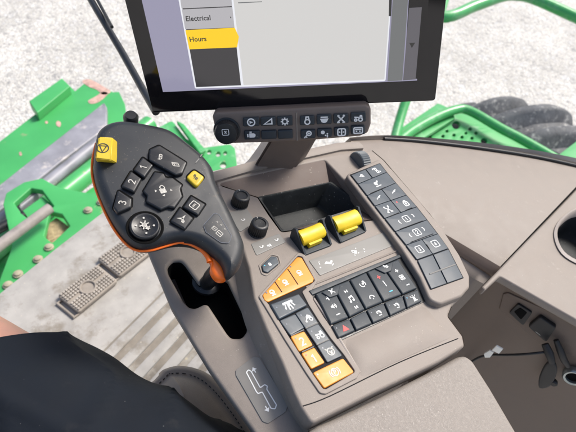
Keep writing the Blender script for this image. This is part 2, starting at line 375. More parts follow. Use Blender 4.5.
# ------------------------------------------------------------ pictograms: ('s', points) stroke, ('c', points) closed stroke, ('f', points) filled
def circ(x, y, r, n=18): return [(x + r * math.cos(2 * math.pi * k / n), y + r * math.sin(2 * math.pi * k / n)) for k in range(n)]
def arc(x, y, r, a, b, n=10): return [(x + r * math.cos(R(a + (b - a) * k / n)), y + r * math.sin(R(a + (b - a) * k / n))) for k in range(n + 1)]
def rr(x0, y0, x1, y1, r=.2): return [tuple(p) for p in rnd([(x0, y0), (x1, y0), (x1, y1), (x0, y1)], r, 3)]
IC = {
 '1': [('s', [(-.4, .5), (.05, .85), (.05, -.9)])],
 '2': [('s', arc(0, .42, .48, 165, -20, 8) + [(-.5, -.85), (.55, -.85)])],
 '3': [('s', arc(-.02, .42, .45, 150, -80, 8) + arc(-.02, -.42, .48, 80, -155, 8))],
 '4': [('s', [(.25, -.9), (.25, .9), (-.6, -.35), (.65, -.35)])],
 'E': [('s', [(.5, .8), (-.45, .8), (-.45, -.8), (.5, -.8)]), ('s', [(-.4, 0), (.4, 0)])],
 'plus': [('s', [(-.8, 0), (.8, 0)]), ('s', [(0, -.8), (0, .8)])],
 'minus': [('s', [(-.8, 0), (.8, 0)])],
 'speaker': [('f', [(-.9, -.3), (-.5, -.3), (0, -.8), (0, .8), (-.5, .3), (-.9, .3)]), ('s', arc(0, 0, .45, -50, 50)), ('s', arc(0, 0, .85, -50, 50))],
 'mute': [('f', [(-.7, -.25), (-.4, -.25), (0, -.6), (0, .6), (-.4, .25), (-.7, .25)]), ('s', [(-.9, -.9), (.9, .9)]), ('s', [(-.9, .9), (.9, -.9)])],
 'next': [('f', [(-.8, -.7), (.4, 0), (-.8, .7)]), ('f', [(.45, -.7), (.8, -.7), (.8, .7), (.45, .7)])],
 'prev': [('f', [(.8, -.7), (-.4, 0), (.8, .7)]), ('f', [(-.45, -.7), (-.8, -.7), (-.8, .7), (-.45, .7)])],
 'note': [('f', circ(-.55, -.65, .32)), ('f', circ(.55, -.45, .32)), ('s', [(-.3, -.65), (-.3, .7), (.8, .9), (.8, -.45)]), ('s', [(-.3, .45), (.8, .65)])],
 'voice': [('s', arc(-.2, .1, .8, 150, 300)), ('f', circ(.05, .2, .33)), ('s', arc(.1, .1, .75, -50, 50)), ('s', [(.2, .8), (.8, .9)]), ('s', [(.4, .3), (.9, .3)])],
 'phone': [('s', arc(0, -.2, .75, 10, 170)), ('f', [(-1, -.3), (-.5, -.3), (-.55, .05), (-.95, .1)]), ('f', [(1, -.3), (.5, -.3), (.55, .05), (.95, .1)]), ('f', circ(.1, -.7, .18))],
 'line': [('s', [(0, -1), (0, 1)])],
 'fan': [('c', circ(-.42, .42, .36)), ('c', circ(.42, .42, .36)), ('c', circ(-.42, -.42, .36)), ('c', circ(.42, -.42, .36))],
 'seat': [('s', [(-.9, .6), (-.4, .75), (-.1, .2), (-.2, -.6)]), ('s', [(-.1, .2), (.7, .3), (.8, -.5)]), ('f', circ(-.6, .2, .25)), ('f', [(.1, -.1), (.6, 0), (.5, -.6), (.2, -.6)])],
 'hazard': [('f', [(-.95, -.75), (.95, -.75), (0, .95)])],
 'lamp': [('f', arc(.1, .1, .65, -60, 120, 12)), ('s', [(-.9, .5), (-.2, .5)]), ('s', [(-.9, .1), (-.3, .1)]), ('s', [(-.6, -.7), (.4, -.7)])],
 'beacon': [('f', [(-.45, -.6), (.45, -.6), (.35, .4), (-.35, .4)]), ('s', [(-.9, .8), (-.6, .4)]), ('s', [(.9, .8), (.6, .4)]), ('s', [(-.7, -.8), (.7, -.8)]), ('s', [(0, .6), (0, 1)])],
 'lock': [('f', rr(-.6, -.8, .6, .2)), ('s', arc(0, .2, .42, 0, 180))],
 'lockdot': [('c', rr(-.65, -.85, .65, .3)), ('f', circ(0, -.25, .28)), ('s', arc(0, .3, .42, 0, 180))],
 'steer': [('c', circ(0, .2, .68)), ('f', arc(0, .2, .42, 180, 360, 8)), ('s', [(0, .2), (0, -.4)]), ('s', [(-.75, -.85), (.75, -.85)])],
 'tractor': [('f', [(-.9, -.1), (.1, -.1), (.3, .6), (.8, .6), (.9, -.1), (.9, .1), (-.9, .25)]), ('c', circ(.45, -.45, .4)), ('c', circ(-.6, -.55, .26))],
 'combine': [('f', [(-1, .35), (1, .35), (.9, .75), (-.9, .75)]), ('s', [(-.6, .3), (-.9, -.5)]), ('s', [(-.2, .3), (-.3, -.8)]), ('s', [(.2, .3), (.3, -.8)]), ('s', [(.6, .3), (.9, -.4)]), ('f', circ(0, .1, .3))],
 'sprout': [('s', [(-.9, -.7), (-.4, .1), (.5, .2), (.9, .7)]), ('f', [(-.6, -.2), (.2, -.4), (.7, .2), (.1, .6)]), ('s', [(-.8, -.8), (.6, -.6)])],
 'harvester': [('f', [(-.4, -.1), (.8, -.1), (.7, .4), (.1, .8), (-.4, .4)]), ('c', circ(.45, -.45, .35)), ('s', [(-.4, 0), (-.9, -.5)]), ('f', circ(-.85, -.6, .22))],
 'engine': [('f', [(-.6, -.5), (.5, -.5), (.8, -.2), (.8, .3), (.4, .5), (-.6, .5)]), ('s', [(-.2, .55), (-.2, .85)]), ('s', [(-.95, .4), (-.95, -.4)]), ('s', [(0, .8), (-.5, .8)])],
 'mask': [('c', arc(0, -.1, .7, 0, 360, 16)[:-1]), ('s', arc(0, .2, .4, 200, 340)), ('s', [(-.9, .7), (-.5, .35)]), ('s', [(.9, .7), (.5, .35)]), ('f', circ(0, -.4, .22))],
 'boom': [('s', [(-.9, .2), (-.2, .2), (.3, -.3), (.9, -.3)]), ('c', rr(-.1, -.2, .7, .7)), ('f', circ(.3, .25, .2))],
 'chain': [('c', rr(-.35, .1, .35, .9)), ('c', rr(-.35, -.9, .35, -.1)), ('s', [(-.9, .5), (-.9, .9), (-.5, .9)]), ('s', [(.9, -.5), (.9, -.9), (.5, -.9)])],
 'wrench': [('f', [(-.8, -.2), (-.1, -.5), (.3, .1), (.9, .5), (.7, .8), (0, .4), (-.5, .5)]), ('s', [(-.9, -.75), (.8, -.75)]), ('c', circ(-.3, .05, .35))],
 'slope': [('f', [(-.9, -.45), (-.2, -.1), (.9, .25), (.9, .5), (.1, .25), (-.9, -.2)]), ('f', circ(.2, .1, .24))],
 'crossman': [('s', [(-.8, -.8), (.8, .8)]), ('s', [(-.8, .8), (.8, -.8)]), ('f', circ(-.6, .75, .25)), ('f', circ(.6, .75, .25)), ('s', [(-.9, -.8), (-.3, -.8)]), ('s', [(.3, -.8), (.9, -.8)])],
 'moonr': [('f', arc(-.3, 0, .9, -60, 60) + arc(-.75, 0, .95, 45, -45))],
 'moonl': [('f', arc(.3, 0, .9, 120, 240) + arc(.75, 0, .95, 225, 135))],
 'box': [('c', rr(-.95, -.9, .95, .9, .35))],
 'park': [('s', arc(0, 0, .7, 0, 360, 20)), ('s', arc(0, 0, 1.05, 140, 220)), ('s', arc(0, 0, 1.05, -40, 40)), ('s', [(-.2, -.45), (-.2, .4), (.15, .4), (.28, .2), (.15, -.02), (-.2, -.02)])],
 'crosscircle': [('c', circ(0, 0, .85)), ('s', [(-.5, 0), (.5, 0)]), ('s', [(0, -.5), (0, .5)]), ('f', circ(.3, .3, .2))],
 'ramp': [('c', [(-.9, -.5), (.8, -.5), (.8, .7)])],
 'gear': [('c', circ(0, 0, .55))] + [('s', [(.55 * math.cos(a), .55 * math.sin(a)), (.92 * math.cos(a), .92 * math.sin(a))]) for a in [k * math.pi / 4 for k in range(8)]],
 'drop': [('c', circ(0, -.25, .55)), ('s', [(-.4, .2), (-.25, .9), (.25, .9), (.4, .2)])],
 'bowl': [('f', [(-.95, .3), (.95, .3), (.6, -.5), (.2, -.7), (-.2, -.7), (-.6, -.5)]), ('s', [(-.8, .6), (.8, .6)])],
 'magnify': [('c', circ(.2, .25, .5)), ('s', [(-.2, -.15), (-.9, -.8)]), ('f', [(-.9, -.8), (-.1, -.7), (-.5, -.3)]), ('f', circ(.2, .25, .22))],
 'geardots': [('f', circ(-.4, .25, .45)), ('f', circ(.2, -.5, .18)), ('f', circ(.6, -.5, .18)), ('f', circ(.6, -.1, .18)), ('f', circ(.6, -.85, .18))],
 'split': [('c', rr(-.85, -.8, .85, .8, .4)), ('s', [(0, -.7), (0, .7)]), ('f', [(-.6, -.2), (-.2, 0), (-.6, .3)]), ('f', [(.6, -.2), (.2, 0), (.6, .3)])],
 'panel': [('c', rr(-.95, -.65, .95, .65, .2)), ('s', [(-.7, .25), (.7, .25)]), ('s', [(-.55, -.2), (-.2, -.2)]), ('s', [(.2, -.2), (.55, -.2)])],
 'moto': [('f', circ(-.5, 0, .4)), ('c', circ(.5, -.2, .4)), ('s', [(-.8, .6), (.3, .6), (.8, .2)]), ('s', [(-.9, -.7), (.2, -.7)])],
 'stop': [('c', circ(0, 0, .9)), ('c', [(-.55, .45), (.55, .45), (0, -.75)])],
 'ear': [('c', rr(-.3, -.8, .35, .6, .25)), ('s', [(-.6, -.9), (.1, -.9)]), ('s', [(0, -.3), (.1, .2)])],
 'spout': [('f', [(-.9, .1), (-.3, .5), (.2, .1), (.8, .4), (.9, .1), (.2, -.35), (-.4, 0)]), ('s', [(.2, -.6), (.7, -.4)])],
 'machine': [('f', [(-.55, -.2), (.1, -.5), (.55, .2), (-.1, .5)]), ('c', rr(-.75, .1, -.15, .6)), ('f', [(.4, -.6), (.75, -.5), (.5, -.25)]), ('f', [(.5, .9), (.9, .9), (.75, .65)]), ('f', [(-.95, -.6), (-.6, -.85), (-.6, -.5)])],
 'tri': [('f', [(0, 1), (.22, .1), (0, .25), (-.22, .1)]), ('f', [(-.85, -.6), (0, -.25), (-.2, .1)]), ('f', [(.85, -.6), (0, -.25), (.25, .1)]), ('f', circ(.45, -.35, .3))],
 'cow': [('f', circ(-.1, 0, .3)), ('s', [(-.7, 0), (.7, .05)]), ('s', [(-.4, -.5), (.1, .55)]), ('s', [(-.4, .5), (.2, -.5)]), ('f', [(.2, -.3), (.7, -.2), (.45, .35)]), ('f', circ(-.75, .65, .12)), ('f', circ(.75, .65, .12)), ('f', circ(-.75, -.65, .12)), ('f', circ(.75, -.65, .12))],
 'arrow_ring': [('c', circ(0, 0, .8)), ('f', [(-.35, -.35), (.45, 0), (-.35, .35)])],
 'hook': [('s', [(-.9, .4), (-.7, -.3), (-.1, -.5), (.3, -.1), (.9, .1)]), ('f', [(.1, .3), (.6, .5), (.4, 0)]), ('f', circ(-.2, -.4, .2))],
 'arrowup': [('f', [(-.8, -.1), (.8, -.1), (0, .9)]), ('s', [(0, -.1), (0, -.9)])],
}
def stroke(bm, pts, w, closed, tf):
    P = [V(p) for p in pts]; n = len(P)
    L, Rr = [], []
    for i in range(n):
        if closed: a, b = P[i - 1], P[(i + 1) % n]
        else: a, b = P[max(i - 1, 0)], P[min(i + 1, n - 1)]
        d1 = (P[i] - a); d2 = (b - P[i])
        d1 = d1.normalized() if d1.length > 1e-9 else d2.normalized()
        d2 = d2.normalized() if d2.length > 1e-9 else d1
        t = (d1 + d2)
        t = t.normalized() if t.length > 1e-6 else d1
        nn = V((-t.y, t.x)); k = 1 / max(.5, abs(nn.dot(V((-d1.y, d1.x)))))
        L.append(bm.verts.new(tf(P[i] + nn * w / 2 * k))); Rr.append(bm.verts.new(tf(P[i] - nn * w / 2 * k)))
    for i in range(n if closed else n - 1):
        j = (i + 1) % n
        try: bm.faces.new((Rr[i], Rr[j], L[j], L[i]))
        except ValueError: pass
def icon_bm(bm, items, c, ex, ey, s, h, w=.24):
    ex = V(ex).normalized(); ey = V(ey).normalized(); c = V(c)
    def tf(p):
        q = c + ex * (p[0] * s) + ey * (p[1] * s); return (q.x, q.y, h)
    for kind, pts in items:
        if kind == 's': stroke(bm, pts, w, False, tf)
        elif kind == 'c': stroke(bm, pts, w, True, tf)
        else:
            try: bm.faces.new([bm.verts.new(tf(V(p))) for p in pts])
            except ValueError: pass
def icon(name, key, c, ex, ey, s, h, m, parent, w=.24):
    bm = bmesh.new(); items = IC[key] if isinstance(key, str) else key
    icon_bm(bm, items, c, ex, ey, s, h, w)
    bmesh.ops.triangulate(bm, faces=[f for f in bm.faces if len(f.verts) > 4])
    for f in bm.faces:
        f.normal_update()
        if f.normal.z < 0: f.normal_flip()
    me = bpy.data.meshes.new(name); bm.to_mesh(me); bm.free(); me.materials.append(m)
    o = bpy.data.objects.new(name, me); COL.objects.link(o); o.parent = parent
    return o
def text(name, body, c, ex, size, h, m, parent, align='CENTER', bold=0.0, ey=None):
    cu = bpy.data.curves.new('txt', 'FONT'); cu.body = body; cu.size = size; cu.align_x = align; cu.align_y = 'CENTER'; cu.offset = bold
    cu.resolution_u = 3
    ob = bpy.data.objects.new('txt', cu); me = bpy.data.meshes.new_from_object(ob)
    bpy.data.objects.remove(ob); bpy.data.curves.remove(cu)
    ex = V(ex).normalized(); e2 = V(ey).normalized() if ey is not None else V((-ex.y, ex.x))
    for v in me.vertices:
        q = V(c) + ex * v.co.x + e2 * v.co.y; v.co = (q.x, q.y, h)
    me.materials.clear(); me.materials.append(m)
    o = bpy.data.objects.new(name, me); COL.objects.link(o); o.parent = parent
    return o

# ================================================================= THE SETTING
bm = bmesh.new(); S = 140
vs = [bm.verts.new(p) for p in ((-S, -S, 0), (S, -S, 0), (S, S, 0), (-S, S, 0))]; bm.faces.new(vs)
g = mesh_obj('gravel_ground', bm, M['gravel']); g['kind'] = 'structure'

def slab(name, frame, px, thick, m, parent, bevel=.004, r=.01, holes=(), h=0.0, label=None):
    loops = [rnd(frame.P(px, h), r)] + [rnd(frame.P(q, h), r * .6) for q in holes]
    return plate(name, loops, h - thick, h, m, parent, bevel, label)
def wtube(name, pts, rad, m, parent, root=None, seg=14, sm=4):
    bm = bmesh.new(); p = smooth_loop([V(q) for q in pts], sm, False) if sm > 1 else pts
    tube(bm, p, rad, seg); return mesh_obj(name, bm, m, parent)

# cab floor with raised ribs
fl = [(-60, 345), (0, 293), (60, 245), (117, 201), (150, 176), (300, 240), (300, 560), (-60, 560)]
fpl = plate('cab_floor', [FLOOR.P(fl)], -.03, 0, M['floor'], None, .003); fpl.matrix_world = FLOOR.M(); fpl['kind'] = 'structure'
e0 = FLOOR.at(60, 245); e1 = FLOOR.at(117, 201); lat = (e1 - e0).normalized(); fwd = V((-lat.y, lat.x))
bm = bmesh.new()
a0 = FLOOR.at(205, 235)
for k in range(16):
    c = a0 - fwd * (.055 + .044 * k) - lat * .33
    pf = [(-.0145, .0005), (-.0125, .0085), (-.010, .0098), (.010, .0098), (.0125, .0085), (.0145, .0005)]
    rows = []
    for t in (-.55, .75):
        rows.append([V((*(c + lat * t + fwd * y), z)) for y, z in pf])
    loft(bm, rows)
    for r_ in rows: pass
mc = [a0 - fwd * .035 - lat * .88, a0 - fwd * .035 + lat * .42, a0 - fwd * .76 + lat * .42, a0 - fwd * .76 - lat * .88]
fm = plate('cab_floor_mat', [mc], -.001, .004, M['mat'], None, .001); fm.matrix_world = FLOOR.M(); fm['kind'] = 'structure'
rib = mesh_obj('cab_floor_ribs', bm, M['floor']); rib.matrix_world = FLOOR.M(); rib['kind'] = 'structure'

# two ribbed foot pedals
def pedal(px, label):
    c0 = FLOOR.at(*px[0]); q = FLOOR.P(px, .02)
    t = thing('foot_pedal', label, 'pedal', FLOOR, 'foot pedals on the cab floor')
    c = sum(q, V((0, 0))) / 4; ex = ((q[1] - q[0]) + (q[2] - q[3])).normalized(); ey = V((-ex.y, ex.x))
    wd = ((q[1] - q[0]).length + (q[2] - q[3]).length) / 2; hd = ((q[3] - q[0]).length + (q[2] - q[1]).length) / 2
    rect = [c + ex * (sx * wd / 2) + ey * (sy * hd / 2) for sx, sy in ((-1, -1), (1, -1), (1, 1), (-1, 1))]
    pl = plate('tread_plate', [rnd(rect, .008)], .004, .016, M['pedal'], t, .003)
    bm = bmesh.new(); nx = 15; ny = 9
    for i in range(nx):
        for j in range(ny):
            p = c + ex * ((i + .5) / nx - .5) * wd * .94 + ey * ((j + .5) / ny - .5) * hd * .92
            dd = p - c
            if dd.length < .022 or abs(j - ny // 2) < 1: continue
            box(bm, (p.x, p.y, .0175), V((*ex, 0)), V((*ey, 0)), V((0, 0, 1)), wd / nx * .62, hd / ny * .62, .005)
    mesh_obj('tread_studs', bm, M['studs'], t)
    bm = bmesh.new()
    ring = [(c.x + .019 * math.cos(a), c.y + .019 * math.sin(a), .018) for a in [2 * math.pi * k / 24 for k in range(25)]]
    tube(bm, ring, .003, 6); mesh_obj('ring_boss', bm, M['pedal'], t)
    bm = bmesh.new()
    e = c - ex * (wd / 2 + .012)
    tube(bm, [V((*(e + ey * hd * .35 + ex * .03), .004)), V((*(e + ey * hd * .35), .004)), V((*(e - ey * hd * .45), .004)), V((*(e - ey * hd * .45 + ex * .03), .004))], .004, 8)
    mesh_obj('bracket', bm, M['pedal'], t)
pedal([(74, 313), (116, 286), (98, 262), (60, 291)][:4] if False else [(76, 312), (117, 281), (97, 262), (59, 294)], 'ribbed grey brown foot pedal nearer the bare knee, with a wire bracket at its end')
pedal([(117, 277), (156, 247), (137, 228), (99, 256)], 'ribbed grey brown foot pedal partly hidden under the joystick head')

# green feeder house in front of the cab, below the floor
def G(dz): return level(ZC - dz)
Lh = G(1.75)
t = thing('feeder_house', 'green painted crop intake frame with grey steel strip and rusty corner at left', 'machine frame', Lh)
slab('top_plate', Lh, [(-70, 205), (-40, 172), (39, 111), (42, 100), (66, 82), (75, 91), (90, 78.5), (113, 92), (119, 91.5), (125, 104), (126.5, 116), (118, 128), (100, 150), (-70, 285)], .05, M['greenrust'], t, .003, .002)
for pp in ([(82, 81.5), (90, 79.5), (104, 87), (111, 92), (103, 95), (97, 90), (89, 87)], [(88, 101), (95, 97), (103, 92), (108, 94), (99, 102), (91, 104)], [(56, 123), (58, 121), (61, 123), (60, 127), (57, 126)], [(45, 122), (47, 121), (48, 123), (46, 124)], [(19, 153), (21, 152), (22, 155), (20, 156)]):
    plate('rust_patch', [smooth_loop(Lh.P(pp, .0), 3)], .0005, .0015, M['rust'], t, .0002)
Lh2 = G(1.66)
def hp(fr, pts, h=0): return [Lh.loc(fr.W(x, y, h)) for x, y in pts]
def slab2(name, dz, px, thick, m, bevel=.006, r=.01, holes=(), parent=None, label=None):
    fr = G(dz); off = Lh.o.z - fr.o.z
    loops = [rnd([V((p.x, p.y)) for p in fr.P(px)], r)] + [rnd(fr.P(q), r * .6) for q in holes]
    return plate(name, loops, -off - thick, -off, m, parent or t, bevel, label)
slab2('lug', 1.70, [(29, 101), (62, 78), (70, 86), (37, 113)], .05, M['greenrust'], .004, .004, label='rust streaked edge lug')
slab2('steel_strip', 1.70, [(-60, 232), (20, 168), (104, 102), (107, 107), (107, 127), (60, 162), (-60, 258)], .04, M['steel'], .008, .006)
# rolled lower lip of the steel strip and the round green beam beside it
def w2l(p): return Lh.loc(p)
f1 = G(1.69)
wtube('strip_lip', [w2l(f1.W(-50, 262)), w2l(f1.W(40, 190)), w2l(f1.W(105, 137))], .028, M['steel'], t, sm=1)
f1 = G(1.72)
wtube('round_beam', [w2l(f1.W(-50, 285)), w2l(f1.W(40, 212)), w2l(f1.W(150, 124))], .045, M['green'], t, sm=1)
slab2('lower_beam', 1.76, [(-60, 310), (0, 255), (60, 210), (130, 160), (142, 172), (60, 240), (-60, 345)], .06, M['green'], .006)
br = slab2('hinge_bracket', 1.60, [(-8, 300), (12, 246), (3, 204), (6, 193), (24, 182), (42, 178), (58, 187), (88, 193), (100, 191), (112, 196), (124, 206), (116, 212), (60, 252), (-5, 304)], .03, M['greenrust'], .004, .012,
      holes=[[(14, 203), (31, 188), (42, 190), (54, 206), (34, 223), (22, 214)], [(50, 211), (62, 214), (70, 226), (52, 243), (44, 236)]])
slab2('hinge_block', 1.63, [(13, 203), (31, 187), (38, 193), (20, 208)], .05, M['steel'], .01, .004)
slab2('latch_plate', 1.625, [(20, 212), (42, 196), (55, 206), (36, 224), (26, 219)], .03, M['green'], .006, .006)
slab2('straw_pile', 1.64, [(44, 226), (56, 216), (70, 226), (62, 238), (46, 246)], .03, M['dust'], .012, .01)
for q in ((49, 262 - 15), (38, 259), (18, 274), (8, 285), (88, 210), (101, 202)):
    fr = G(1.595); p = w2l(fr.W(*q)); bm = bmesh.new()
    lathe(bm, p, (0, 0, 1), [(.017, -.008), (.017, .0015), (.0115, .0025), (.0115, .008), (.009, .0095)], 12); mesh_obj('bolt', bm, M['bolt'], br)
f1 = G(1.53)
wtube('hinge_rod', [w2l(f1.W(-60, 290)), w2l(f1.W(0, 245)), w2l(f1.W(50, 208))], .020, M['rod'], t, sm=1)
wtube('hose', [w2l(G(1.62).W(-40, 250)), w2l(G(1.62).W(0, 228)), w2l(G(1.62).W(25, 215))], .02, M['black'], t, sm=3)

# perforated green bracket between joystick and monitor
Lb = G(1.75)
t = thing('perforated_bracket', 'bright green bracket with round holes seen between joystick and screen', 'bracket', Lb)
def hole(x, y, r): return [(x + r * math.cos(a), y + r * math.sin(a)) for a in [2 * math.pi * k / 12 for k in range(12)]]
slab('bracket_plate', Lb, [(150, 132), (172, 120), (186, 138), (200, 148), (230, 144), (235, 148), (238, 172), (216, 195), (180, 190)], .02, M['green'], t, .003, .02, holes=[hole(218, 154, 2.5), hole(225, 153, 2), hole(223, 165, 3.2), hole(209, 152, 2.2)])
slab('bracket_rib', Lb, [(176, 120), (184, 124), (206, 150), (200, 153)], .02, M['green'], t, .003, .004, h=.03)

# green railing and step platform on the right
Lr = G(1.35)
t = thing('green_railing', 'bent green tube handrail rising behind the right edge of the screen', 'railing', Lr)
def lr(dz, x, y): return Lr.loc(G(dz).W(x, y))
wtube('top_rail', [lr(1.35, 395, -2), lr(1.33, 440, 17), lr(1.3, 475, 6), lr(1.28, 500, -3), lr(1.28, 515, -5), lr(1.28, 535, -1), lr(1.3, 580, 19), lr(1.3, 640, 45)], .033, M['green'], t, sm=6)
wtube('rail_post', [lr(1.35, 452, -25), lr(1.35, 440, 15), lr(1.4, 428, 45), lr(1.6, 404, 106), lr(1.7, 392, 150)], .026, M['green'], t, sm=5)
Ls = G(1.75)
t = thing('step_platform', 'green perforated step platform with tubular rim beyond the right window sill', 'step', Ls)
def ls(dz, x, y): return Ls.loc(G(dz).W(x, y))
holes = [hole(x, y, r) for x, y, r in ((434, 127, 2.5), (456, 125, 4), (444, 121, 1.7), (447, 131, 1.5), (462, 137, 1.6), (470, 129, 1.8), (476, 133, 1.7), (484, 141, 3.2), (454, 135, 1.6), (443, 136, 1.6), (466, 133, 1.4), (472, 138, 1.6), (498, 146, 1.8), (430, 137, 1.7), (490, 150, 1.6))]
slab('step_plate', Ls, [(395, 150), (420, 126), (448, 110), (470, 109), (502, 127), (565, 160), (565, 230), (420, 230)], .02, M['green'], t, .003, .02, holes=holes)
slab('hole_shade_plate', Ls, [(400, 155), (424, 134), (450, 118), (470, 117), (500, 134), (555, 170), (555, 228), (425, 228)], .004, M['tray'], t, .001, .02, h=-.07)  # added dark sheet, gives the holes above it their shade
slab('back_plate', Ls, [(375, 148), (395, 132), (438, 103), (452, 109), (455, 118), (420, 140), (405, 155)], .02, M['green'], t, .003, .01, h=.04)
wtube('rim_tube', [ls(1.68, 380, 165), ls(1.68, 402, 138), ls(1.68, 430, 120), ls(1.68, 455, 110), ls(1.68, 470, 111), ls(1.68, 500, 128), ls(1.68, 530, 144), ls(1.68, 620, 196)], .027, M['green'], t, sm=6)
slab('corner_plate', Ls, [(552, 160), (578, 140), (600, 135), (620, 180), (560, 185)], .02, M['green'], t, .003, .01, h=.05)

# wheel below the window: tyre with lugs
t = thing('tractor_tyre', 'large grey weathered tyre with chunky lugs at the right edge beside the green rim', 'tyre', level(0))
axis = G(1.80).W(552, 100) - G(1.80).W(543, 140); axis.z = 0; axis.normalize()
TR, TW = .70, .24
wheel_c = G(1.80).W(553, 104) - axis * (TW - .015) - V((0, 0, TR + .03))
side = V((-axis.y, axis.x, 0))
bm = bmesh.new()
rows = []
prof = [(-.21, .40), (-.235, .52), (-.23, .62), (-.18, .675), (0, .69), (.18, .675), (.23, .62), (.235, .52), (.21, .40)]
for k in range(65):
    a = 2 * math.pi * k / 64; rd = side * math.cos(a) + V((0, 0, 1)) * math.sin(a)
    rows.append([wheel_c + axis * y + rd * r_ for y, r_ in prof])
loft(bm, rows); mesh_obj('tyre_carcass', bm, M['tyre'], t)
bm = bmesh.new(); NL = 14; LSGN = 1
for k in range(NL):
    a0_ = 2 * math.pi * k / NL
    rws = []
    for i in range(13):
        f_ = -1 + i / 6; a = a0_ + .36 * f_; y = .24 * f_
        rd = side * math.cos(a) + V((0, 0, 1)) * math.sin(a); tg = V((0, 0, 1)) * math.cos(a) - side * math.sin(a)
        rb = .66 - .03 * f_ * f_; ht = .115 * (1 - .30 * abs(f_) ** 6)
        c = wheel_c + axis * y
        rws.append([c + rd * (rb + ht * hh_) + tg * (.105 * xx_) for xx_, hh_ in ((-1, 0), (-.55, .86), (-.42, .97), (-.2, 1), (.15, 1), (.36, .96), (.50, .85), (1, 0))])
    loft(bm, rws, True, True)
mesh_obj('tyre_lugs', bm, M['tyre'], t)
bm = bmesh.new(); lathe(bm, wheel_c, axis, [(.1, -.1), (.36, -.15), (.41, -.2), (.41, .2), (.36, .15), (.1, .1)], 40); mesh_obj('rim', bm, M['green'], t)

# black wiper arm across the gravel, outside the windscreen
wp = [(84, -12), (98, 12), (122, 52), (142, 88), (156, 112)]
t = thing('wiper_arm', 'thin black wiper arm slanting over gravel left of the screen', 'wiper', Frame(C0 + ray(120, 50) * 1.0, (1, 0, 0), (0, 0, 1)))
Tw = Frame(C0 + ray(120, 50) * 1.0, (1, 0, 0), (0, 0, 1))
wtube('arm', [Tw.loc(C0 + ray(x, y) * (1.02 - .05 * i)) for i, (x, y) in enumerate(wp)], .0064, M['black'], t, sm=2, seg=10)
wtube('blade', [Tw.loc(C0 + ray(x, y) * (1.01 - .05 * i)) for i, (x, y) in enumerate([(90, -14), (104, 12), (112, 27)])], .003, M['socket'], t, sm=1, seg=8)

# ================================================================= RIGHT SIDE PANEL
FR = Frame(FA.toW((0, 0), -.05), FA.u, FA.n)
t = thing('side_panel', 'taupe plastic side panel with cup recess and dark lower wall, right of the console', 'cab panel', FR)
def fr(x, y, h=0.0): a = FR.at(x, y, h); return V((a.x, a.y, h))
bm = bmesh.new()
top = smooth_loop([fr(350, 140), fr(384, 139.2), fr(420, 141.5), fr(480, 149), fr(540, 158.5), fr(592, 170)], 5, False)
bot = smooth_loop([fr(352, 180), fr(385, 205), fr(415, 228), fr(450, 249), fr(475, 263), fr(494, 273)], 5, False)
rows = []
for f_, dh in ((0, 0), (.08, .004), (.3, .007), (.55, .006), (.75, 0), (.87, -.008), (.95, -.016), (1, -.028)):
    rows.append([a.lerp(b, f_) + V((0, 0, dh)) for a, b in zip(top, bot)])
for a_ in (.1, .25): rows.append([b + V((0, 0, -.028 - a_)) for b in bot])
loft(bm, rows); mesh_obj('upper_panel', bm, M['taupe'], t, ang=60)
# window sill and gasket
def strip_tube(name, pts, rad, m): return wtube(name, pts, rad, m, t, sm=5, seg=10)
strip_tube('gasket', [fr(384, 138.7, .004), fr(420, 141, .004), fr(480, 148, .004), fr(540, 157.5, .004), fr(600, 171, .004)], .0032, M['black'])
bm = bmesh.new()
o1 = smooth_loop([fr(350, 139, .002), fr(384, 137.8, .002), fr(420, 139.5, .002), fr(480, 146, .002), fr(540, 155, .002), fr(600, 168, .002)], 5, False)
o2 = smooth_loop([fr(350, 137.5, .010), fr(384, 135.2, .010), fr(420, 137, .010), fr(480, 142.5, .010), fr(540, 151, .010), fr(600, 163, .010)], 5, False)
o3 = [p + V((.0, .012, -.03)) for p in o2]
loft(bm, [o1, o2, o3]); mesh_obj('window_sill', bm, M['taupe_light'], t)
# rear half with the cup recess
cup = smooth_loop(FR.P([(556, 238), (561, 223), (579, 212), (604, 222), (612, 242), (592, 264), (566, 256)]), 5)
rear = FR.P([(594, 171), (496, 272.5), (481.5, 287.5), (484.5, 291), (499.5, 277), (640, 357), (700, 300), (680, 190)])
plate('rear_panel', [rnd(rear, .006), cup], -.012, .002, M['taupe'], t, .003)
bm = bmesh.new()
cw = [V((p.x, p.y, .002)) for p in cup]; cc = sum(cw, V()) / len(cw)
def sc_(k, h): return [V(((p.x - cc.x) * k + cc.x, (p.y - cc.y) * k + cc.y, h)) for p in cw]
loft(bm, [sc_(1.10, .0015), sc_(1.13, .0045), sc_(1.06, .0065), sc_(1.0, .004), sc_(.94, -.01)], True); mesh_obj('cup_rim', bm, M['taupe_light'], t)
bm = bmesh.new(); loft(bm, [sc_(.97, -.006), sc_(.9, -.05), sc_(.8, -.06)], True); vs = [bm.verts.new(p) for p in sc_(.8, -.06)]; bm.faces.new(vs); mesh_obj('cup_well', bm, M['tray'], t)
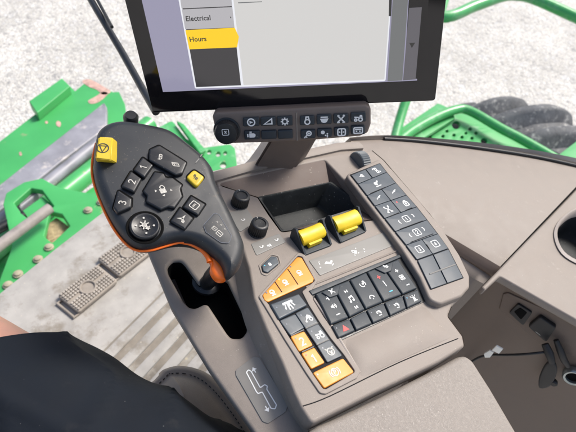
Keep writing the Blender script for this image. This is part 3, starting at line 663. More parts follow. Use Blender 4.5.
# dark lower wall
p1 = FR.W(497, 273.5, -.003); p2 = FR.W(640, 357, -.003); dd = (p2 - p1); 
wn = dd.cross(V((0, 0, 1))).normalized()
if wn.dot(C0 - p1) < 0: wn = -wn
wn = (wn + V((0, 0, .12))).normalized()
FWL = Frame(p1 - wn * .012, dd, wn)
def wl(x, y, h=0.0): a = FWL.at(x, y, h); return FR.loc(FWL.toW(a, h))
bm = bmesh.new()
A = FWL.loc(p1); B = FWL.loc(p2)
sx = 1 if FWL.v.z > 0 else -1
def wpt(u, v, h): return FR.loc(FWL.toW((u, v), h))
rows = []
for vv, hh in ((.002, -.004), (-.006, .004), (-.012, .006), (-.02, .002), (-.024, 0), (-.2, 0), (-.6, -.01)):
    rows.append([wpt(u, sx * vv, hh) for u in (-.25, -.1, 0, .12, .3, .5)])
loft(bm, rows); mesh_obj('lower_wall', bm, M['wall'], t, ang=30)
plate('seam_backing', [FR.P([(600, 165), (560, 178), (497, 252), (505, 268), (560, 225), (620, 180)])], -.035, -.024, M['slit'], t)


# socket panel on the wall
t = thing('socket_panel', 'black power socket panel let into the dark brown wall under the cup recess', 'socket panel', FWL)
plate('socket_plate', [rnd(FWL.P([(503, 294), (508, 293), (592, 330), (600, 362), (545, 350), (499, 309)], .002), .004)], -.004, .002, M['wall'], t, .0015)
sk = plate('socket', [rnd(FWL.P([(509, 313), (518, 304), (532, 313), (523, 326)], .006), .003)], .001, .006, M['socket'], t, .001)
plate('socket_hole', [rnd(FWL.P([(514, 312), (520, 308), (527, 313), (521, 320)], .007), .002)], .005, .007, M['void'], sk, .0005)
cv = plate('socket_cover', [rnd(FWL.P([(528, 327), (540, 317), (556, 328), (546, 343)], .01), .004)], .001, .010, M['socket'], t, .002)
icon('cover_mark', [('s', [(-1, 0), (1, 0)])], FWL.at(538, 333.5, .0103), FWL.at(543, 337, .01) - FWL.at(534, 330, .01), (0, 1), .0045, .0103, M['dimprint'], cv, .2)
# cap hanging on its strap, plug and lamp-like socket rim
t = thing('power_plug', 'black power plug and open flap hanging under the sockets', 'plug', FWL)
def wloc(x, y, h): a = FWL.at(x, y, h); return V((a.x, a.y, h))
bm = bmesh.new(); tube(bm, [wloc(545, 344, .02), wloc(549, 353, .026), wloc(552, 362, .026)], [.0055, .0068, .005], 12); mesh_obj('plug_body', bm, M['socket'], t)
bm = bmesh.new(); tube(bm, [wloc(556, 340, .012), wloc(560, 350, .016), wloc(564, 360, .014), wloc(568, 366, .012)], [.004, .0055, .0055, .004], 10); mesh_obj('strap', bm, M['socket'], t)
lp = smooth_loop(FWL.P([(548, 362), (555, 363), (557, 372), (552, 384), (545, 388), (539, 387), (539, 378), (543, 368)], .02), 3)
plate('flap', [lp], .016, .022, M['socket'], t, .0025)
bm = bmesh.new(); p = wloc(554, 380, .012); lathe(bm, p, (0, 0, 1), [(.004, 0), (.006, .003), (.006, .008), (.004, .010)], 16); mesh_obj('flap_stud', bm, M['socket'], t)
t = thing('round_socket', 'round chrome rimmed power socket at the lower right edge', 'socket', FWL)
bm = bmesh.new(); cR = wloc(574, 374, .004); lathe(bm, cR, (0, 0, 1), [(.0165, 0), (.0165, .008), (.0145, .0105), (.0115, .0095), (.0105, .004)], 32); mesh_obj('socket_rim', bm, M['chrome'], t)
bm = bmesh.new(); lathe(bm, cR, (0, 0, 1), [(.0112, .001), (.0112, .0055)], 24); mesh_obj('socket_core', bm, M['void'], t)
# cable with the white tag
t = thing('power_cable', 'thin black cable with white tag running from the plug behind the armrest', 'cable', FWL)
wtube('cable', [wloc(547, 352, .024), wloc(538, 353, .03), wloc(522, 354.5, .034), wloc(505, 355, .034), wloc(490, 355, .03), wloc(478, 358, .02), wloc(462, 368, .01)], .0021, M['cable'], t, sm=6, seg=10)
plate('tag', [rnd(FWL.P([(484, 353.5), (490, 350), (494, 352), (490, 357), (485, 357)], .037), .0006)], .0355, .0385, M['tag'], t, .0004)
plate('tag', [rnd(FWL.P([(492, 350), (496.5, 345.5), (503, 349), (499, 353.5)], .040), .0006)], .038, .041, M['tag'], t, .0004)

# ================================================================= SEAT AND PERSON
Lc = level(ZC - .70)
t = thing('driver_seat', 'dark taupe leather seat cushion with stitched rim beside the console', 'seat', Lc)
cush = smooth_loop(Lc.P([(148, 378), (158, 365), (178, 358.5), (205, 364), (228, 383), (252, 415), (285, 470), (300, 560), (180, 700), (-60, 700), (-60, 520), (60, 440)]), 5)
def pillow(name, loop, prof, m, parent):
    bm = bmesh.new(); n = len(loop)
    area = sum(loop[i].x * loop[(i + 1) % n].y - loop[(i + 1) % n].x * loop[i].y for i in range(n)); sg = 1 if area > 0 else -1
    rows = []
    for d, h in prof:
        lp = []
        for i in range(n):
            t_ = (loop[(i + 1) % n] - loop[i - 1]).normalized(); lp.append(loop[i] + V((-t_.y, t_.x)) * sg * d)
        for _ in range(int(d * 500)): lp = [(lp[i - 1] + lp[i] * 2 + lp[(i + 1) % n]) / 4 for i in range(n)]
        rows.append([V((p.x, p.y, h)) for p in lp])
    vv = loft(bm, rows, True); top = vv[-1]
    bmesh.ops.triangle_fill(bm, edges=[bm.edges.get((top[i], top[(i + 1) % n])) for i in range(n)], use_beauty=True)
    return mesh_obj(name, bm, m, parent, None, 70)
cb = pillow('cushion', cush, [(.02, -.12), (.004, -.09), (0, -.05), (.002, -.02), (.008, -.005), (.016, 0), (.022, -.0025), (.03, .003), (.05, .012), (.07, .016)], M['seatleather'], t)
def inset_loop(loop, d):
    n = len(loop); area = sum(loop[i].x * loop[(i + 1) % n].y - loop[(i + 1) % n].x * loop[i].y for i in range(n)); sg = 1 if area > 0 else -1
    out = []
    for i in range(n):
        t_ = (loop[(i + 1) % n] - loop[i - 1]).normalized(); out.append(loop[i] + V((-t_.y, t_.x)) * sg * d)
    for _ in range(int(d * 500)): out = [(out[i - 1] + out[i] * 2 + out[(i + 1) % n]) / 4 for i in range(n)]
    return out
bm = bmesh.new(); sl0 = inset_loop(cush, .020); acc = []
for i in range(len(sl0)):
    a, b = sl0[i], sl0[(i + 1) % len(sl0)]; m_ = max(1, int((b - a).length / .0028))
    acc += [a.lerp(b, k / m_) for k in range(m_)]
for i in range(0, len(acc) - 1, 2):
    a, b = acc[i], acc[i + 1]
    tube(bm, [(a.x, a.y, -.0012), (b.x, b.y, -.0014)], .0006, 5)
mesh_obj('stitching', bm, M['black'], cb)

# person: right thigh and bent knee in dark shorts
def skin_body(name, chain, m, parent=None, sub=3):
    me = bpy.data.meshes.new(name)
    me.from_pydata([c[0] for c in chain], [(i, i + 1) for i in range(len(chain) - 1)], [])
    o = bpy.data.objects.new(name, me); COL.objects.link(o)
    md = o.modifiers.new('skin', 'SKIN'); md.use_smooth_shade = True
    for v, c in zip(me.skin_vertices[0].data, chain): v.radius = c[1]
    me.skin_vertices[0].data[0].use_root = True
    o.modifiers.new('sub', 'SUBSURF').levels = sub; o.modifiers['sub'].render_levels = sub
    bpy.context.view_layer.update()
    dg = bpy.context.evaluated_depsgraph_get()
    m2 = bpy.data.meshes.new_from_object(o.evaluated_get(dg)); o.modifiers.clear(); o.data = m2
    m2.materials.clear(); m2.materials.append(m); m2.polygons.foreach_set('use_smooth', [True] * len(m2.polygons))
    o.parent = parent
    return o
def hp_(x, y, d): return C0 + ray(x, y) * d
hip = hp_(235, 580, .50); knee = hp_(-64, 347, .66)
ax = (knee - hip).normalized()
ank = V((knee.x + ax.x * .10, knee.y + ax.y * .10, FLOOR.o.z + .09)); toe = ank + V((ax.x, ax.y, 0)).normalized() * .17 + V((0, 0, -.05))
heel = ank + V((-ax.x, -ax.y, 0)).normalized() * .05 + V((0, 0, -.05))
pers = skin_body('person', [(hip - ax * .08, (.10, .10)), (hip, (.10, .10)), (hip.lerp(knee, .45), (.092, .092)), (hip.lerp(knee, .8), (.080, .080)), (knee, (.076, .078)), (knee.lerp(ank, .12), (.060, .062)), (knee.lerp(ank, .35), (.062, .064)), (knee.lerp(ank, .8), (.042, .042)), (ank, (.038, .04)), (ank.lerp(toe, .5), (.042, .036)), (toe, (.036, .026))], M['skin'])
pers['label'] = 'seated person with one bare knee below dark navy shorts at lower left'; pers['category'] = 'person'
# shorts leg: lofted sleeve with folds round the thigh
bm = bmesh.new()
upv = V((0, 0, 1)); sdv = ax.cross(upv).normalized(); uv_ = sdv.cross(ax)
rows = []; N = 96; NR = 46
def sleeve(f_, th, grow=0.0, back=0.0):
    fe = .77 - .13 * math.cos(th) + .012 * math.sin(4 * th + 1); g_ = -.1 + (fe + .1 - back) * f_
    c = hip.lerp(knee, g_)
    r0 = .118 - .020 * f_ + .003 * max(0, (f_ - .9) * 10) + grow
    fold = .0016 * math.sin(5 * th + 9 * f_) + .0022 * math.sin(3 * th - 14 * f_ + 1) * f_ + .0013 * math.sin(22 * f_ + 4 * math.sin(th)) + 0.0045 * (1 - abs(math.sin(3.5 * th + 8 * f_ + .7 * math.sin(11 * f_)))) ** 3 + .0035 * math.exp(-((th - 1.25 - .55 * f_) / .05) ** 2)
    return c + (sdv * math.cos(th) * 1.02 + uv_ * math.sin(th) * .94) * (r0 + fold)
for i in range(NR): rows.append([sleeve(i / (NR - 1), 2 * math.pi * k / N) for k in range(N)])
rows.append([sleeve(1, 2 * math.pi * k / N, -.004, -.003) for k in range(N)])
rows.append([sleeve(1, 2 * math.pi * k / N, -.007, .04) for k in range(N)])
loft(bm, rows, True); o = mesh_obj('shorts', bm, M['cloth'], None, ang=70); o.parent = pers
bm = bmesh.new(); q = (toe - ank); q.z = 0; q.normalize()
tube(bm, [heel + V((0, 0, -.005)), ank + V((0, 0, -.04)), ank.lerp(toe, .5) + V((0, 0, -.02)), toe, toe + q * .05 + V((0, 0, -.005))], [.03, .045, .046, .042, .02], 14); o = mesh_obj('shoe', bm, M['shoe']); o.parent = pers

# ================================================================= CONSOLE
con = thing('control_console', 'taupe armrest control console full of keys, knobs and an open tray beside the seat', 'console', FA)
def fa(x, y, h=0.0): a = FA.at(x, y, h); return V((a.x, a.y, h))
def q2(pts, h): return FA.P(pts, h)
HB = -.036
left_edge = [(214, 179), (226, 212), (241, 243), (249, 268), (254, 298), (266, 328), (282, 362), (294, 392), (301, 407), (312, 424)]
deck_px = [(214, 179), (252, 169), (300, 157.5), (340, 149.5), (372, 150), (384, 160), (401, 180), (430, 214), (456, 250), (467, 275), (466, 292), (452, 306), (448, 316), (463, 336), (465, 346), (440, 361.5), (376, 392), (334, 413), (312, 424)] + left_edge[-2:0:-1]
tray_open = [(217, 184), (270, 171.5), (325, 160), (352, 188), (376, 219), (281.5, 231.5), (268, 213), (258, 197)]
deck = plate('deck', [rnd(q2(deck_px, 0), .006), rnd(q2(tray_open, 0), .004)], -.02, 0, M['taupe'], con, .003)
# recess walls
bm = bmesh.new()
o_ = [fa(x, y, -.001) for x, y in [(217, 184), (270, 171.5), (325, 160), (352, 188), (376, 219), (281.5, 231.5), (258, 197)]]
i_ = [fa(x, y, -.016) for x, y in [(257, 198), (295, 190), (329, 183), (346, 194), (363, 206), (281.5, 231.5), (258.5, 198.5)]]
i2 = [V((p.x, p.y, -.019)) for p in i_]
loft(bm, [o_, i_, i2], True); mesh_obj('recess_wall', bm, M['taupe_shaded'], con)
tr = [(259, 199), (330, 184), (363, 206.5), (282, 232)]
bm = bmesh.new(); base = [V((*p, 0)) for p in rnd(q2(tr, -.016), .006, 6)]; cc = sum(base, V()) / len(base)
def ring(k, h, sh=V()): return [V(((p.x - cc.x) * k + cc.x, (p.y - cc.y) * k + cc.y, h)) + sh for p in base]
loft(bm, [ring(1.09, -.016), ring(1.09, -.0142), ring(1.0, -.0135), ring(.96, -.016), ring(.84, -.050), ring(.78, -.054)], True)
bm.faces.new([bm.verts.new(p) for p in ring(.78, -.054)])
mesh_obj('storage_tray', bm, M['tray'], con, ang=50)
# front rim: pale rail closing the recess
bm = bmesh.new()
r1 = [fa(x, y, .0) for x, y in [(206, 184), (252, 171), (300, 159.5), (340, 150.5), (362, 149)]]
rows = []
for dv, h in ((-.002, -.002), (-.002, .0035), (.003, .006), (.012, .005), (.018, -.01), (.02, -.06)):
    rows.append([p + V((0, dv, h)) for p in r1])
loft(bm, rows); mesh_obj('front_rail', bm, M['taupe'], con)
# body under the deck
under = plate('console_body', [rnd(q2([(230, 190), (340, 165), (372, 165), (440, 250), (452, 285), (440, 300), (450, 335), (380, 385), (315, 415), (280, 360), (258, 300)], -.02), .004)], -.16, -.0605, M['taupe_shaded'], con, .002)
skirt = bmesh.new()
pts = [fa(x, y, -.004) for x, y in deck_px[4:15]]
ctr = sum(pts, V()) / len(pts)
loft(skirt, [pts, [p + (ctr - p) * .03 + V((0, 0, -.02)) for p in pts], [p + (ctr - p) * .10 + V((0, 0, -.14)) for p in pts]]); mesh_obj('side_skirt', skirt, M['taupe'], con)
# lower deck with the lever slot: it leans towards the seat
FL = Frame(FA.W(236, 330, HB), FA.u, FA.n * math.cos(R(17)) - FA.u * math.sin(R(17)))
LM = FA.M().inverted() @ FL.M()
def onL(o): o.matrix_local = LM; return o
def ll(x, y, h=0.0): a = FL.at(x, y, h); return FA.loc(FL.toW(a, h))
slot = [(168, 273.6), (166.5, 267), (172, 261), (180.5, 260.5), (185, 265.3), (199, 285), (203, 281), (214, 277), (227, 281), (246, 320.8), (247, 330.5), (241.7, 338), (231, 338), (226, 332), (208, 304.5), (204, 303.6), (195, 308), (189, 307), (183, 301)]
lower_px = [(138, 228), (147, 251), (157, 275), (169.5, 305), (189, 337), (208, 368), (254, 433), (285, 478), (345, 475), (318, 436), (303, 424), (292, 404), (276, 376), (258, 344), (247, 315), (240, 285), (236, 255), (222, 215), (208, 188), (180, 200)]
onL(plate('lower_deck', [rnd(FL.P(lower_px), .008), rnd(FL.P(slot), .008)], -.02, 0, M['taupe'], con, .004))
bm = bmesh.new()
sl_ = [V((*p, 0)) for p in rnd(FL.P(slot), .008)]; sc0 = sum(sl_, V()) / len(sl_)
def sk2(k, h): return [V(((p.x - sc0.x) * k + sc0.x, (p.y - sc0.y) * k + sc0.y, h)) for p in sl_]
loft(bm, [sk2(1, -.004), sk2(.96, -.034)], True)
bm.faces.new([bm.verts.new(p) for p in sk2(.96, -.034)]); onL(mesh_obj('lever_slot', bm, M['void'], con))
ow = [ll(x, y, -.004) for x, y in lower_px[0:8]]
bm = bmesh.new(); loft(bm, [ow, [p + V((.012, 0, -.012)) for p in ow], [p + V((.06, 0, -.05)) for p in ow], [p + V((.09, 0, -.14)) for p in ow]]); mesh_obj('outer_skirt', bm, M['taupe'], con)
# side wall from the deck down to the lower deck
bm = bmesh.new()
wt = smooth_loop([fa(x, y, -.003) for x, y in left_edge], 4, False)
wb = smooth_loop([ll(x, y, -.001) for x, y in [(206, 192), (217, 221), (231, 256), (236, 285), (242, 314), (252, 342), (268, 372), (283, 400), (292, 416), (306, 436)]], 4, False)
rows = []
for f_ in (0, .12, .3, .5, .7, .85, .94, 1):
    s_ = f_ * f_ * (3 - 2 * f_); rows.append([V((a.x + (b.x - a.x) * f_ ** 1.15, a.y + (b.y - a.y) * f_ ** 1.15, a.z + (b.z - a.z) * (1.25 * f_ - .25 * s_ if f_ < 1 else 1))) for a, b in zip(wt, wb)])
loft(bm, rows); mesh_obj('side_wall', bm, M['taupe'], con, ang=70)

def center(q): return sum((V(p) for p in q), V((0, 0))) / len(q)
def key(px, h0, h1, m, r=.002, bevel=.0009, name='key', label=None, parent=None, icons=(), frame=FA, root=None, grow=0.0, gs=1.0):
    """a key given by its four (or more) top corners; icons: (glyph, along, across, size, material)"""
    poly = frame.P(px, h1)
    if grow:
        c0 = sum(poly, V((0, 0))) / len(poly); poly = [p + (p - c0).normalized() * grow for p in poly]
    k = plate(name, [rnd(poly, r, 4)], h0, h1, m, root or con, bevel, label)
    if len(poly) == 4:
        ex = (poly[1] - poly[0]) + (poly[2] - poly[3]); ey = (poly[0] - poly[3]) + (poly[1] - poly[2])
        c = center(poly); hw, hh = ex.length / 4, ey.length / 4
    for ic in icons:
        g_, x, y, s_, mm = ic[:5]; w_ = ic[5] if len(ic) > 5 else .24
        e1 = ex.normalized(); e2 = V((-e1.y, e1.x))
        p = c + e1 * (x * hw) + ey.normalized() * (y * hh)
        if g_[0] == '#': icon('numeral', g_[1:], p, e1, e2, s_ * gs, h1 + .00025, mm, k, max(w_, .3))
        else: icon('pictogram', g_, p, e1, e2, s_ * (1.22 * gs if g_ is not dot else 1), h1 + .00025, mm, k, w_)
    return k
def keyg(*a, **k): return key(*a, grow=.0008, **k)
W_, D_, O_, LED = M['white'], M['dimprint'], M['orange'], M['led']
dot = [('f', circ(0, 0, 1))]
# ---- left strip of keys (raised rim round them)
rim = [(258.5, 296), (298, 252.5), (304.5, 253.5), (318, 280), (312, 290), (313.5, 300), (324, 317), (336, 333.5), (349, 351), (361, 371), (357, 378), (326, 394), (320, 393), (307, 374), (284, 338), (264.5, 305.5)]
inn = [(262, 296), (298, 255.7), (302, 256.3), (315, 280.5), (302, 291.5), (308.6, 304.5), (319.2, 321.5), (330.6, 338), (343.8, 354.5), (355.5, 371.5), (326, 389), (323, 388.5), (311.5, 371.5), (289, 336.5), (269.3, 304.8)]
plate('key_rim', [rnd(q2(rim, .0018), .004), rnd(q2(inn, .0018), .003)], -.002, .0018, M['taupe'], con, .0008)
plate('key_bed', [rnd(q2(inn, .0006), .003)], -.001, .0006, M['slit'], con, .0002)
ok = key([(262.7, 294.8), (297.2, 257), (301.6, 257.3), (314, 278.5), (313, 281.7), (268, 302), (264.4, 300)], 0, .0026, O_, .003, .0008, name='steering_key', label='orange three field key')
exo = (FA.at(314, 279) - FA.at(276, 297)).normalized(); eyo = V((-exo.y, exo.x))
for x, y in ((272.5, 292.5), (285.4, 282.3), (299.4, 272.7)): icon('pictogram', 'steer', FA.at(x, y, .0029), exo, eyo, .0038, .0029, W_, ok, .3)
for (x, y), m_ in (((266.5, 292.5), LED), ((279, 279.3), M['ledyel']), ((290.5, 266.5), LED)): icon('indicator', dot, FA.at(x, y, .0029), exo, eyo, .0011, .0029, m_, ok)
for a, b in (((274.8, 281.5), (282, 292)), ((287.7, 268.8), (298.2, 284.6))):
    bm = bmesh.new(); icon_bm(bm, [('s', [FA.at(*a, .0029), FA.at(*b, .0029)])], (0, 0), (1, 0), (0, 1), 1, .0029, .0010); mesh_obj('slit', bm, M['slit'], ok)
lk = key([(261.8, 264.9), (271.5, 255.8), (277, 257), (279, 263.2), (267.8, 272.4), (263.2, 271)], -.001, .003, M['key'], .002, .0009, name='lock_key')
icon('pictogram', 'lock', FA.at(269.8, 264, .0032), exo, eyo, .0028, .0032, W_, lk); icon('indicator', dot, FA.at(264.6, 265.5, .0032), exo, eyo, .0008, .0032, M['cyan'], lk)
plate('key_rim', [rnd(q2([(258.5, 265), (271, 253), (279, 254.5), (281.5, 264), (267, 276), (261.5, 274)], .001), .003), rnd(q2([(260.8, 265), (271.3, 254.8), (277.8, 256.3), (280, 263.6), (267.5, 273.6), (262.5, 272)], .001), .002)], -.002, .001, M['taupe'], con, .0006)
keyg([(270.7, 304), (298.5, 293.7), (307, 305), (279.4, 318.9)], 0, .0042, M['key'], .002, .0016, icons=[('combine', .0, 0, .0056, W_, .22), (dot, -.75, .35, .0009, LED)])
keyg([(280.2, 320.6), (295, 314.3), (303.7, 327.5), (290.6, 335)], 0, .0026, M['key'], icons=[(dot, -.6, .3, .0008, LED)])
keyg([(295.9, 313.4), (307.8, 307.4), (317.6, 322.3), (305.4, 327.7)], 0, .0026, M['key'], icons=[('harvester', .15, -.1, .0042, W_, .2), (dot, -.5, .5, .0009, LED)])
keyg([(306.3, 329.1), (318, 323.8), (329, 338.8), (316.7, 344.4)], 0, .0026, M['key'], icons=[('tractor', .15, -.1, .0044, W_, .2), (dot, -.5, .5, .0009, LED)])
keyg([(317.5, 345.6), (329.5, 340), (342, 355.3), (327.5, 362)], 0, .0026, M['key'], icons=[('mask', .1, -.1, .0046, D_, .2), (dot, -.5, .5, .0009, LED)])
keyg([(291.3, 336.6), (304, 331.6), (312.5, 344.8), (299.3, 351)], 0, .0028, O_, icons=[('#2', .0, -.1, .0046, W_), (dot, -.55, .55, .0009, LED)], label='orange key numbered 2')
keyg([(302, 353.4), (314.3, 348), (324.3, 362.2), (311.5, 368.3)], 0, .0028, O_, icons=[('#1', .1, -.1, .0046, W_), (dot, -.55, .6, .0009, M['ledred'])], label='orange key numbered 1')
keyg([(313.6, 372.6), (342.8, 358.6), (353.6, 372), (324.8, 387.6)], 0, .0030, O_, .002, icons=[('park', .05, 0, .0046, D_, .2), (dot, -.85, .6, .0010, LED)], label='wide orange parking brake key')
for a, b in (((305.5, 328.4), (318, 323)), ((316.5, 345), (329, 339.4)), ((291, 335.8), (303.8, 329.8)), ((302, 352), (313.5, 346.8))):
    bm = bmesh.new(); tube(bm, [fa(*a, .0026), fa(*b, .0026)], .0007, 6); mesh_obj('separator', bm, M['label'], con)
# ---- bank of rocker keys in the middle
T = [(314.6, 293), (332.5, 285.5), (349, 279), (366.2, 271), (382, 264.8), (398, 258)]
Mi = [(331, 325.4), (349.7, 318), (366, 309.8), (384, 302.2), (403, 295), (418.3, 288.6)]
Bo = [(338.2, 338.6), (356, 330.8), (373, 323.6), (390, 316.2), (407, 308.4), (422.3, 301.3)]
plate('bank_bed', [rnd(q2([(309.5, 291), (399.5, 254.6), (409, 266), (424, 290), (426, 301), (338.5, 341.5)], .0008), .003)], -.004, .0008, M['black'], con, .0003)
plate('bank_lip', [q2([(309, 290.5), (399.5, 254), (401.5, 257), (312.5, 295)], .003)], 0, .003, M['keyblack'], con, .001)
def cell(a, b, c, d, g_=.045):
    q = [V(a), V(b), V(c), V(d)]; m_ = sum(q, V((0, 0))) / 4
    return [tuple(p + (m_ - p) * g_) for p in q]
KB = M['keyblack']
cols = [[('plus', -.05, .45, .0027, W_, .36), ('speaker', .1, -.1, .0032, W_), ('minus', .15, -.62, .0027, W_, .36)],
        [('next', .0, .42, .0022, W_), ('note', .1, -.12, .0036, W_), ('prev', .2, -.66, .0022, W_)],
        [('voice', .0, .4, .0036, W_), ('phone', .15, -.5, .0034, W_)],
        [('plus', -.15, .42, .0027, M['red'], .4), ('line', .05, -.05, .0034, W_, .3), ('minus', .2, -.6, .0027, M['cyan'], .4)],
        [('plus', -.0, .38, .0027, W_, .36), ('fan', .1, -.1, .0034, W_), ('minus', .2, -.62, .0027, W_, .36)]]
for i in range(5):
    key(cell(T[i], T[i + 1], Mi[i + 1], Mi[i], .05), 0, .0046, KB, .0012, .0018, name='rocker_key', icons=cols[i])
low = [[('hazard', .1, -.05, .0036, M['red']), (dot, -.7, .4, .0007, LED)], [], [('lamp', .1, -.05, .0034, W_), (dot, -.7, .4, .0007, LED)], [('lamp', .1, -.05, .0034, W_), (dot, -.7, .4, .0007, LED)], [('beacon', .15, -.05, .0036, W_), (dot, -.7, .4, .0007, M['cyan'])]]
for i in range(5):
    key(cell(Mi[i], Mi[i + 1], Bo[i + 1], Bo[i], .06), 0, .0042, KB, .0012, .0014, icons=low[i])
mk = key([(321.5, 292), (330, 297.5), (337.8, 294.8), (341, 283.6)], 0, .0064, KB, .0008, .0009, name='mute_key')
icon('pictogram', 'mute', FA.at(331.8, 291.2, .0067), exo, eyo, .0034, .0067, W_, mk)
mk = key([(375, 268.3), (385, 273), (391.5, 270.6), (393.5, 261.4)], 0, .0064, KB, .0008, .0009, name='seat_heater_key')
icon('pictogram', 'seat', FA.at(385.8, 266.6, .0067), exo, eyo, .0036, .0067, W_, mk)
# ridges round the bank and palm rest in front of it
bm = bmesh.new(); tube(bm, smooth_loop([fa(314, 299, .0), fa(326, 317, .001), fa(343, 345, .001), fa(359.5, 372.5, .0)], 4, False), .0016, 8); mesh_obj('ridge', bm, M['taupe_light'], con)
bm = bmesh.new(); tube(bm, smooth_loop([fa(306, 287.5, 0), fa(350, 270, 0), fa(398, 250.5, 0)], 4, False), .0014, 8); mesh_obj('ridge', bm, M['taupe'], con)
bm = bmesh.new()
pr = [[fa(344, 341, .001), fa(380, 325.5, .001), fa(427, 304, .001)], [fa(350, 352, .0065), fa(388, 336, .0065), fa(436, 312.5, .0065)], [fa(356, 366, .006), fa(398, 347, .006), fa(446, 324, .006)], [fa(360, 378, .001), fa(404, 358, .001), fa(456, 335, .001)]]
pr = [smooth_loop(r_, 5, False) for r_ in pr]
cols_ = [smooth_loop(list(c_), 4, False) for c_ in zip(*pr)]
for i, c_ in enumerate(cols_):
    k_ = {0: .0, len(cols_) - 1: .0, 1: .75, len(cols_) - 2: .75}.get(i, 1)
    for p in c_: p.z = -.0004 + (p.z + .0004) * .55 * k_
loft(bm, [list(x) for x in zip(*cols_)]); mesh_obj('palm_rest', bm, M['taupe'], con, ang=70)
bm = bmesh.new(); tube(bm, smooth_loop([fa(303, 406, .0), fa(330, 396, .0), fa(400, 362, .0), fa(458, 338.5, 0)], 5, False), .0006, 6); mesh_obj('seam', bm, M['slit'], con)
# ---- grey panels with printing
lab = plate('paddle_label', [rnd(q2([(309, 260.5), (384.5, 231.8), (392, 246), (320, 275.5)], .0008), .002)], -.001, .0008, M['label'], con, .0003)
ex = (FA.at(385, 232) - FA.at(309, 260.5)).normalized(); ey = V((-ex.y, ex.x))
icon('pictogram', 'spout', FA.at(329, 263, .0011), ex, ey, .0072, .0011, W_, lab, .16); icon('pictogram', 'machine', FA.at(355.5, 252, .0011), ex, ey, .0058, .0011, W_, lab, .18)
for x, y in ((319.5, 264), (320.5, 267.5), (364, 249), (364.5, 251.6)): icon('pictogram', dot, FA.at(x, y, .0011), ex, ey, .0009, .0011, W_, lab)
icon('pictogram', 'minus', FA.at(319, 262, .0011), ex, ey, .0012, .0011, W_, lab, .7)
for px_, ics in (([(228, 213), (246, 207.5), (256, 222), (240, 232)], [('hook', 243.5, 219.5)]), ([(251, 243.5), (279, 233.5), (286, 242), (256.5, 255.5)], [('hook', 262, 246.5), ('speaker', 269, 245.4), ('hook', 277, 239.5)])):
    lab = plate('knob_label', [rnd(q2(px_, .0007), .002)], -.001, .0007, M['label'], con, .0003)
    for k_, x, y in ics: icon('pictogram', k_, FA.at(x, y, .001), ex, ey, .0030, .001, W_, lab, .3)
# ---- two black ribbed knobs
for (x, y, r_, hh) in ((239.3, 204, .0110, .0165), (257, 232, .0112, .0170)):
    bm = bmesh.new(); c_ = fa(x, y, 0)
    lathe(bm, c_, (0, 0, 1), [(r_ * 1.02, -.002), (r_ * 1.02, .001), (r_, .0015, 1), (r_ * .96, hh - .003, 1), (r_ * .93, hh - .001), (r_ * .84, hh), (r_ * .62, hh), (r_ * .56, hh - .0012), (r_ * .3, hh - .0014)], 56, 1, .0012)
    kb = mesh_obj('rotary_knob', bm, M['black'], con, ang=50)
    bm = bmesh.new(); tube(bm, [c_ + V((0, r_ * .62, hh + .0001)), c_ + V((0, r_ * .86, hh + .0001))], .0005, 6); mesh_obj('pointer', bm, M['dimprint'], kb)
# ---- thumb wheel at the front
bm = bmesh.new(); c_ = fa(359.5, 163, -.001); rw = .0180; seg = 64
lathe(bm, c_ + V((-.0075, 0, 0)), (1, 0, 0), [(rw * .6, 0), (rw * .9, 0), (rw, .0012, 1), (rw, .0142, 1), (rw * .9, .0155), (rw * .6, .0155)], seg, 1, .0011)
mesh_obj('thumb_wheel', bm, mat('grey wheel rubber', (.10, .115, .125), .5, .4), con, ang=25)
# ---- yellow paddles in black forks
def paddle(y4, armL, armR, baseq):
    pb = None
    bp_ = q2(baseq, .0015)
    pb = plate('paddle_fork', [rnd(bp_, .001)], -.004, .0022, M['keyblack'], con, .001)
    for (a, b) in (armL, armR):
        bm = bmesh.new()
        p0 = fa(*b, .0); p1_ = fa(*a, .016)
        dv = p1_ - p0
        prof = [p0 + V((0, -.001, 0)), p0 + V((0, -.001, .003)), p1_ + V((0, -.004, .001)), p1_ + V((0, .0, .0035)), p1_ + V((0, .004, .001)), p1_ + V((0, .006, -.004)), V((p1_.x, p1_.y + .004, 0.0))]
        rows = [[p + V((s_, 0, 0)) for p in prof] for s_ in (-.0013, .0013)]
        loft(bm, rows, True, True); mesh_obj('fork_arm', bm, M['keyblack'], pb)
    # yellow roller: rounded cap between the arms
    P = [fa(x, y, .014) for x, y in y4]
    mid = sum(P, V()) / 4; ax_ = ((P[1] - P[0]) + (P[2] - P[3])); L_ = ax_.length / 2; ax_.normalize()
    ax2 = V((-ax_.y, ax_.x, 0)).normalized()
    bm = bmesh.new(); rows = []
    prof = [(-.0095, -.009), (-.0105, -.0045), (-.0088, -.0005), (-.003, .0025), (.003, .0035), (.0065, .0022), (.0085, -.002), (.007, -.008)]
    ds = ((P[0] - P[3]).length + (P[1] - P[2]).length) / 2 / .0175
    for s_ in (-.5, -.46, -.2, 0, .2, .46, .5):
        k_ = .93 if abs(s_) == .5 else 1
        rows.append([mid + ax_ * (L_ * s_) + ax2 * (u_ * ds * k_) + V((0, 0, h_ * k_ + (.0008 if abs(s_) > .4 else 0))) for u_, h_ in prof])
    loft(bm, rows, True, True); pr_ = mesh_obj('yellow_paddle', bm, M['yellow'], con, ang=50)
    bm = bmesh.new(); box(bm, mid + ax2 * (-.0105 * ds) + V((0, 0, -.008)), ax_, ax2, V((0, 0, 1)), L_ * .55, .006, .006); mesh_obj('paddle_stem', bm, M['yellow'], pr_)
paddle([(297.5, 230.6), (321, 222.6), (323.5, 232.6), (301.7, 242.6)], ((296, 231), (304, 254.5)), ((322.4, 222), (330, 245)), [(297, 240), (322, 231), (331, 245.5), (304.5, 255.5)])
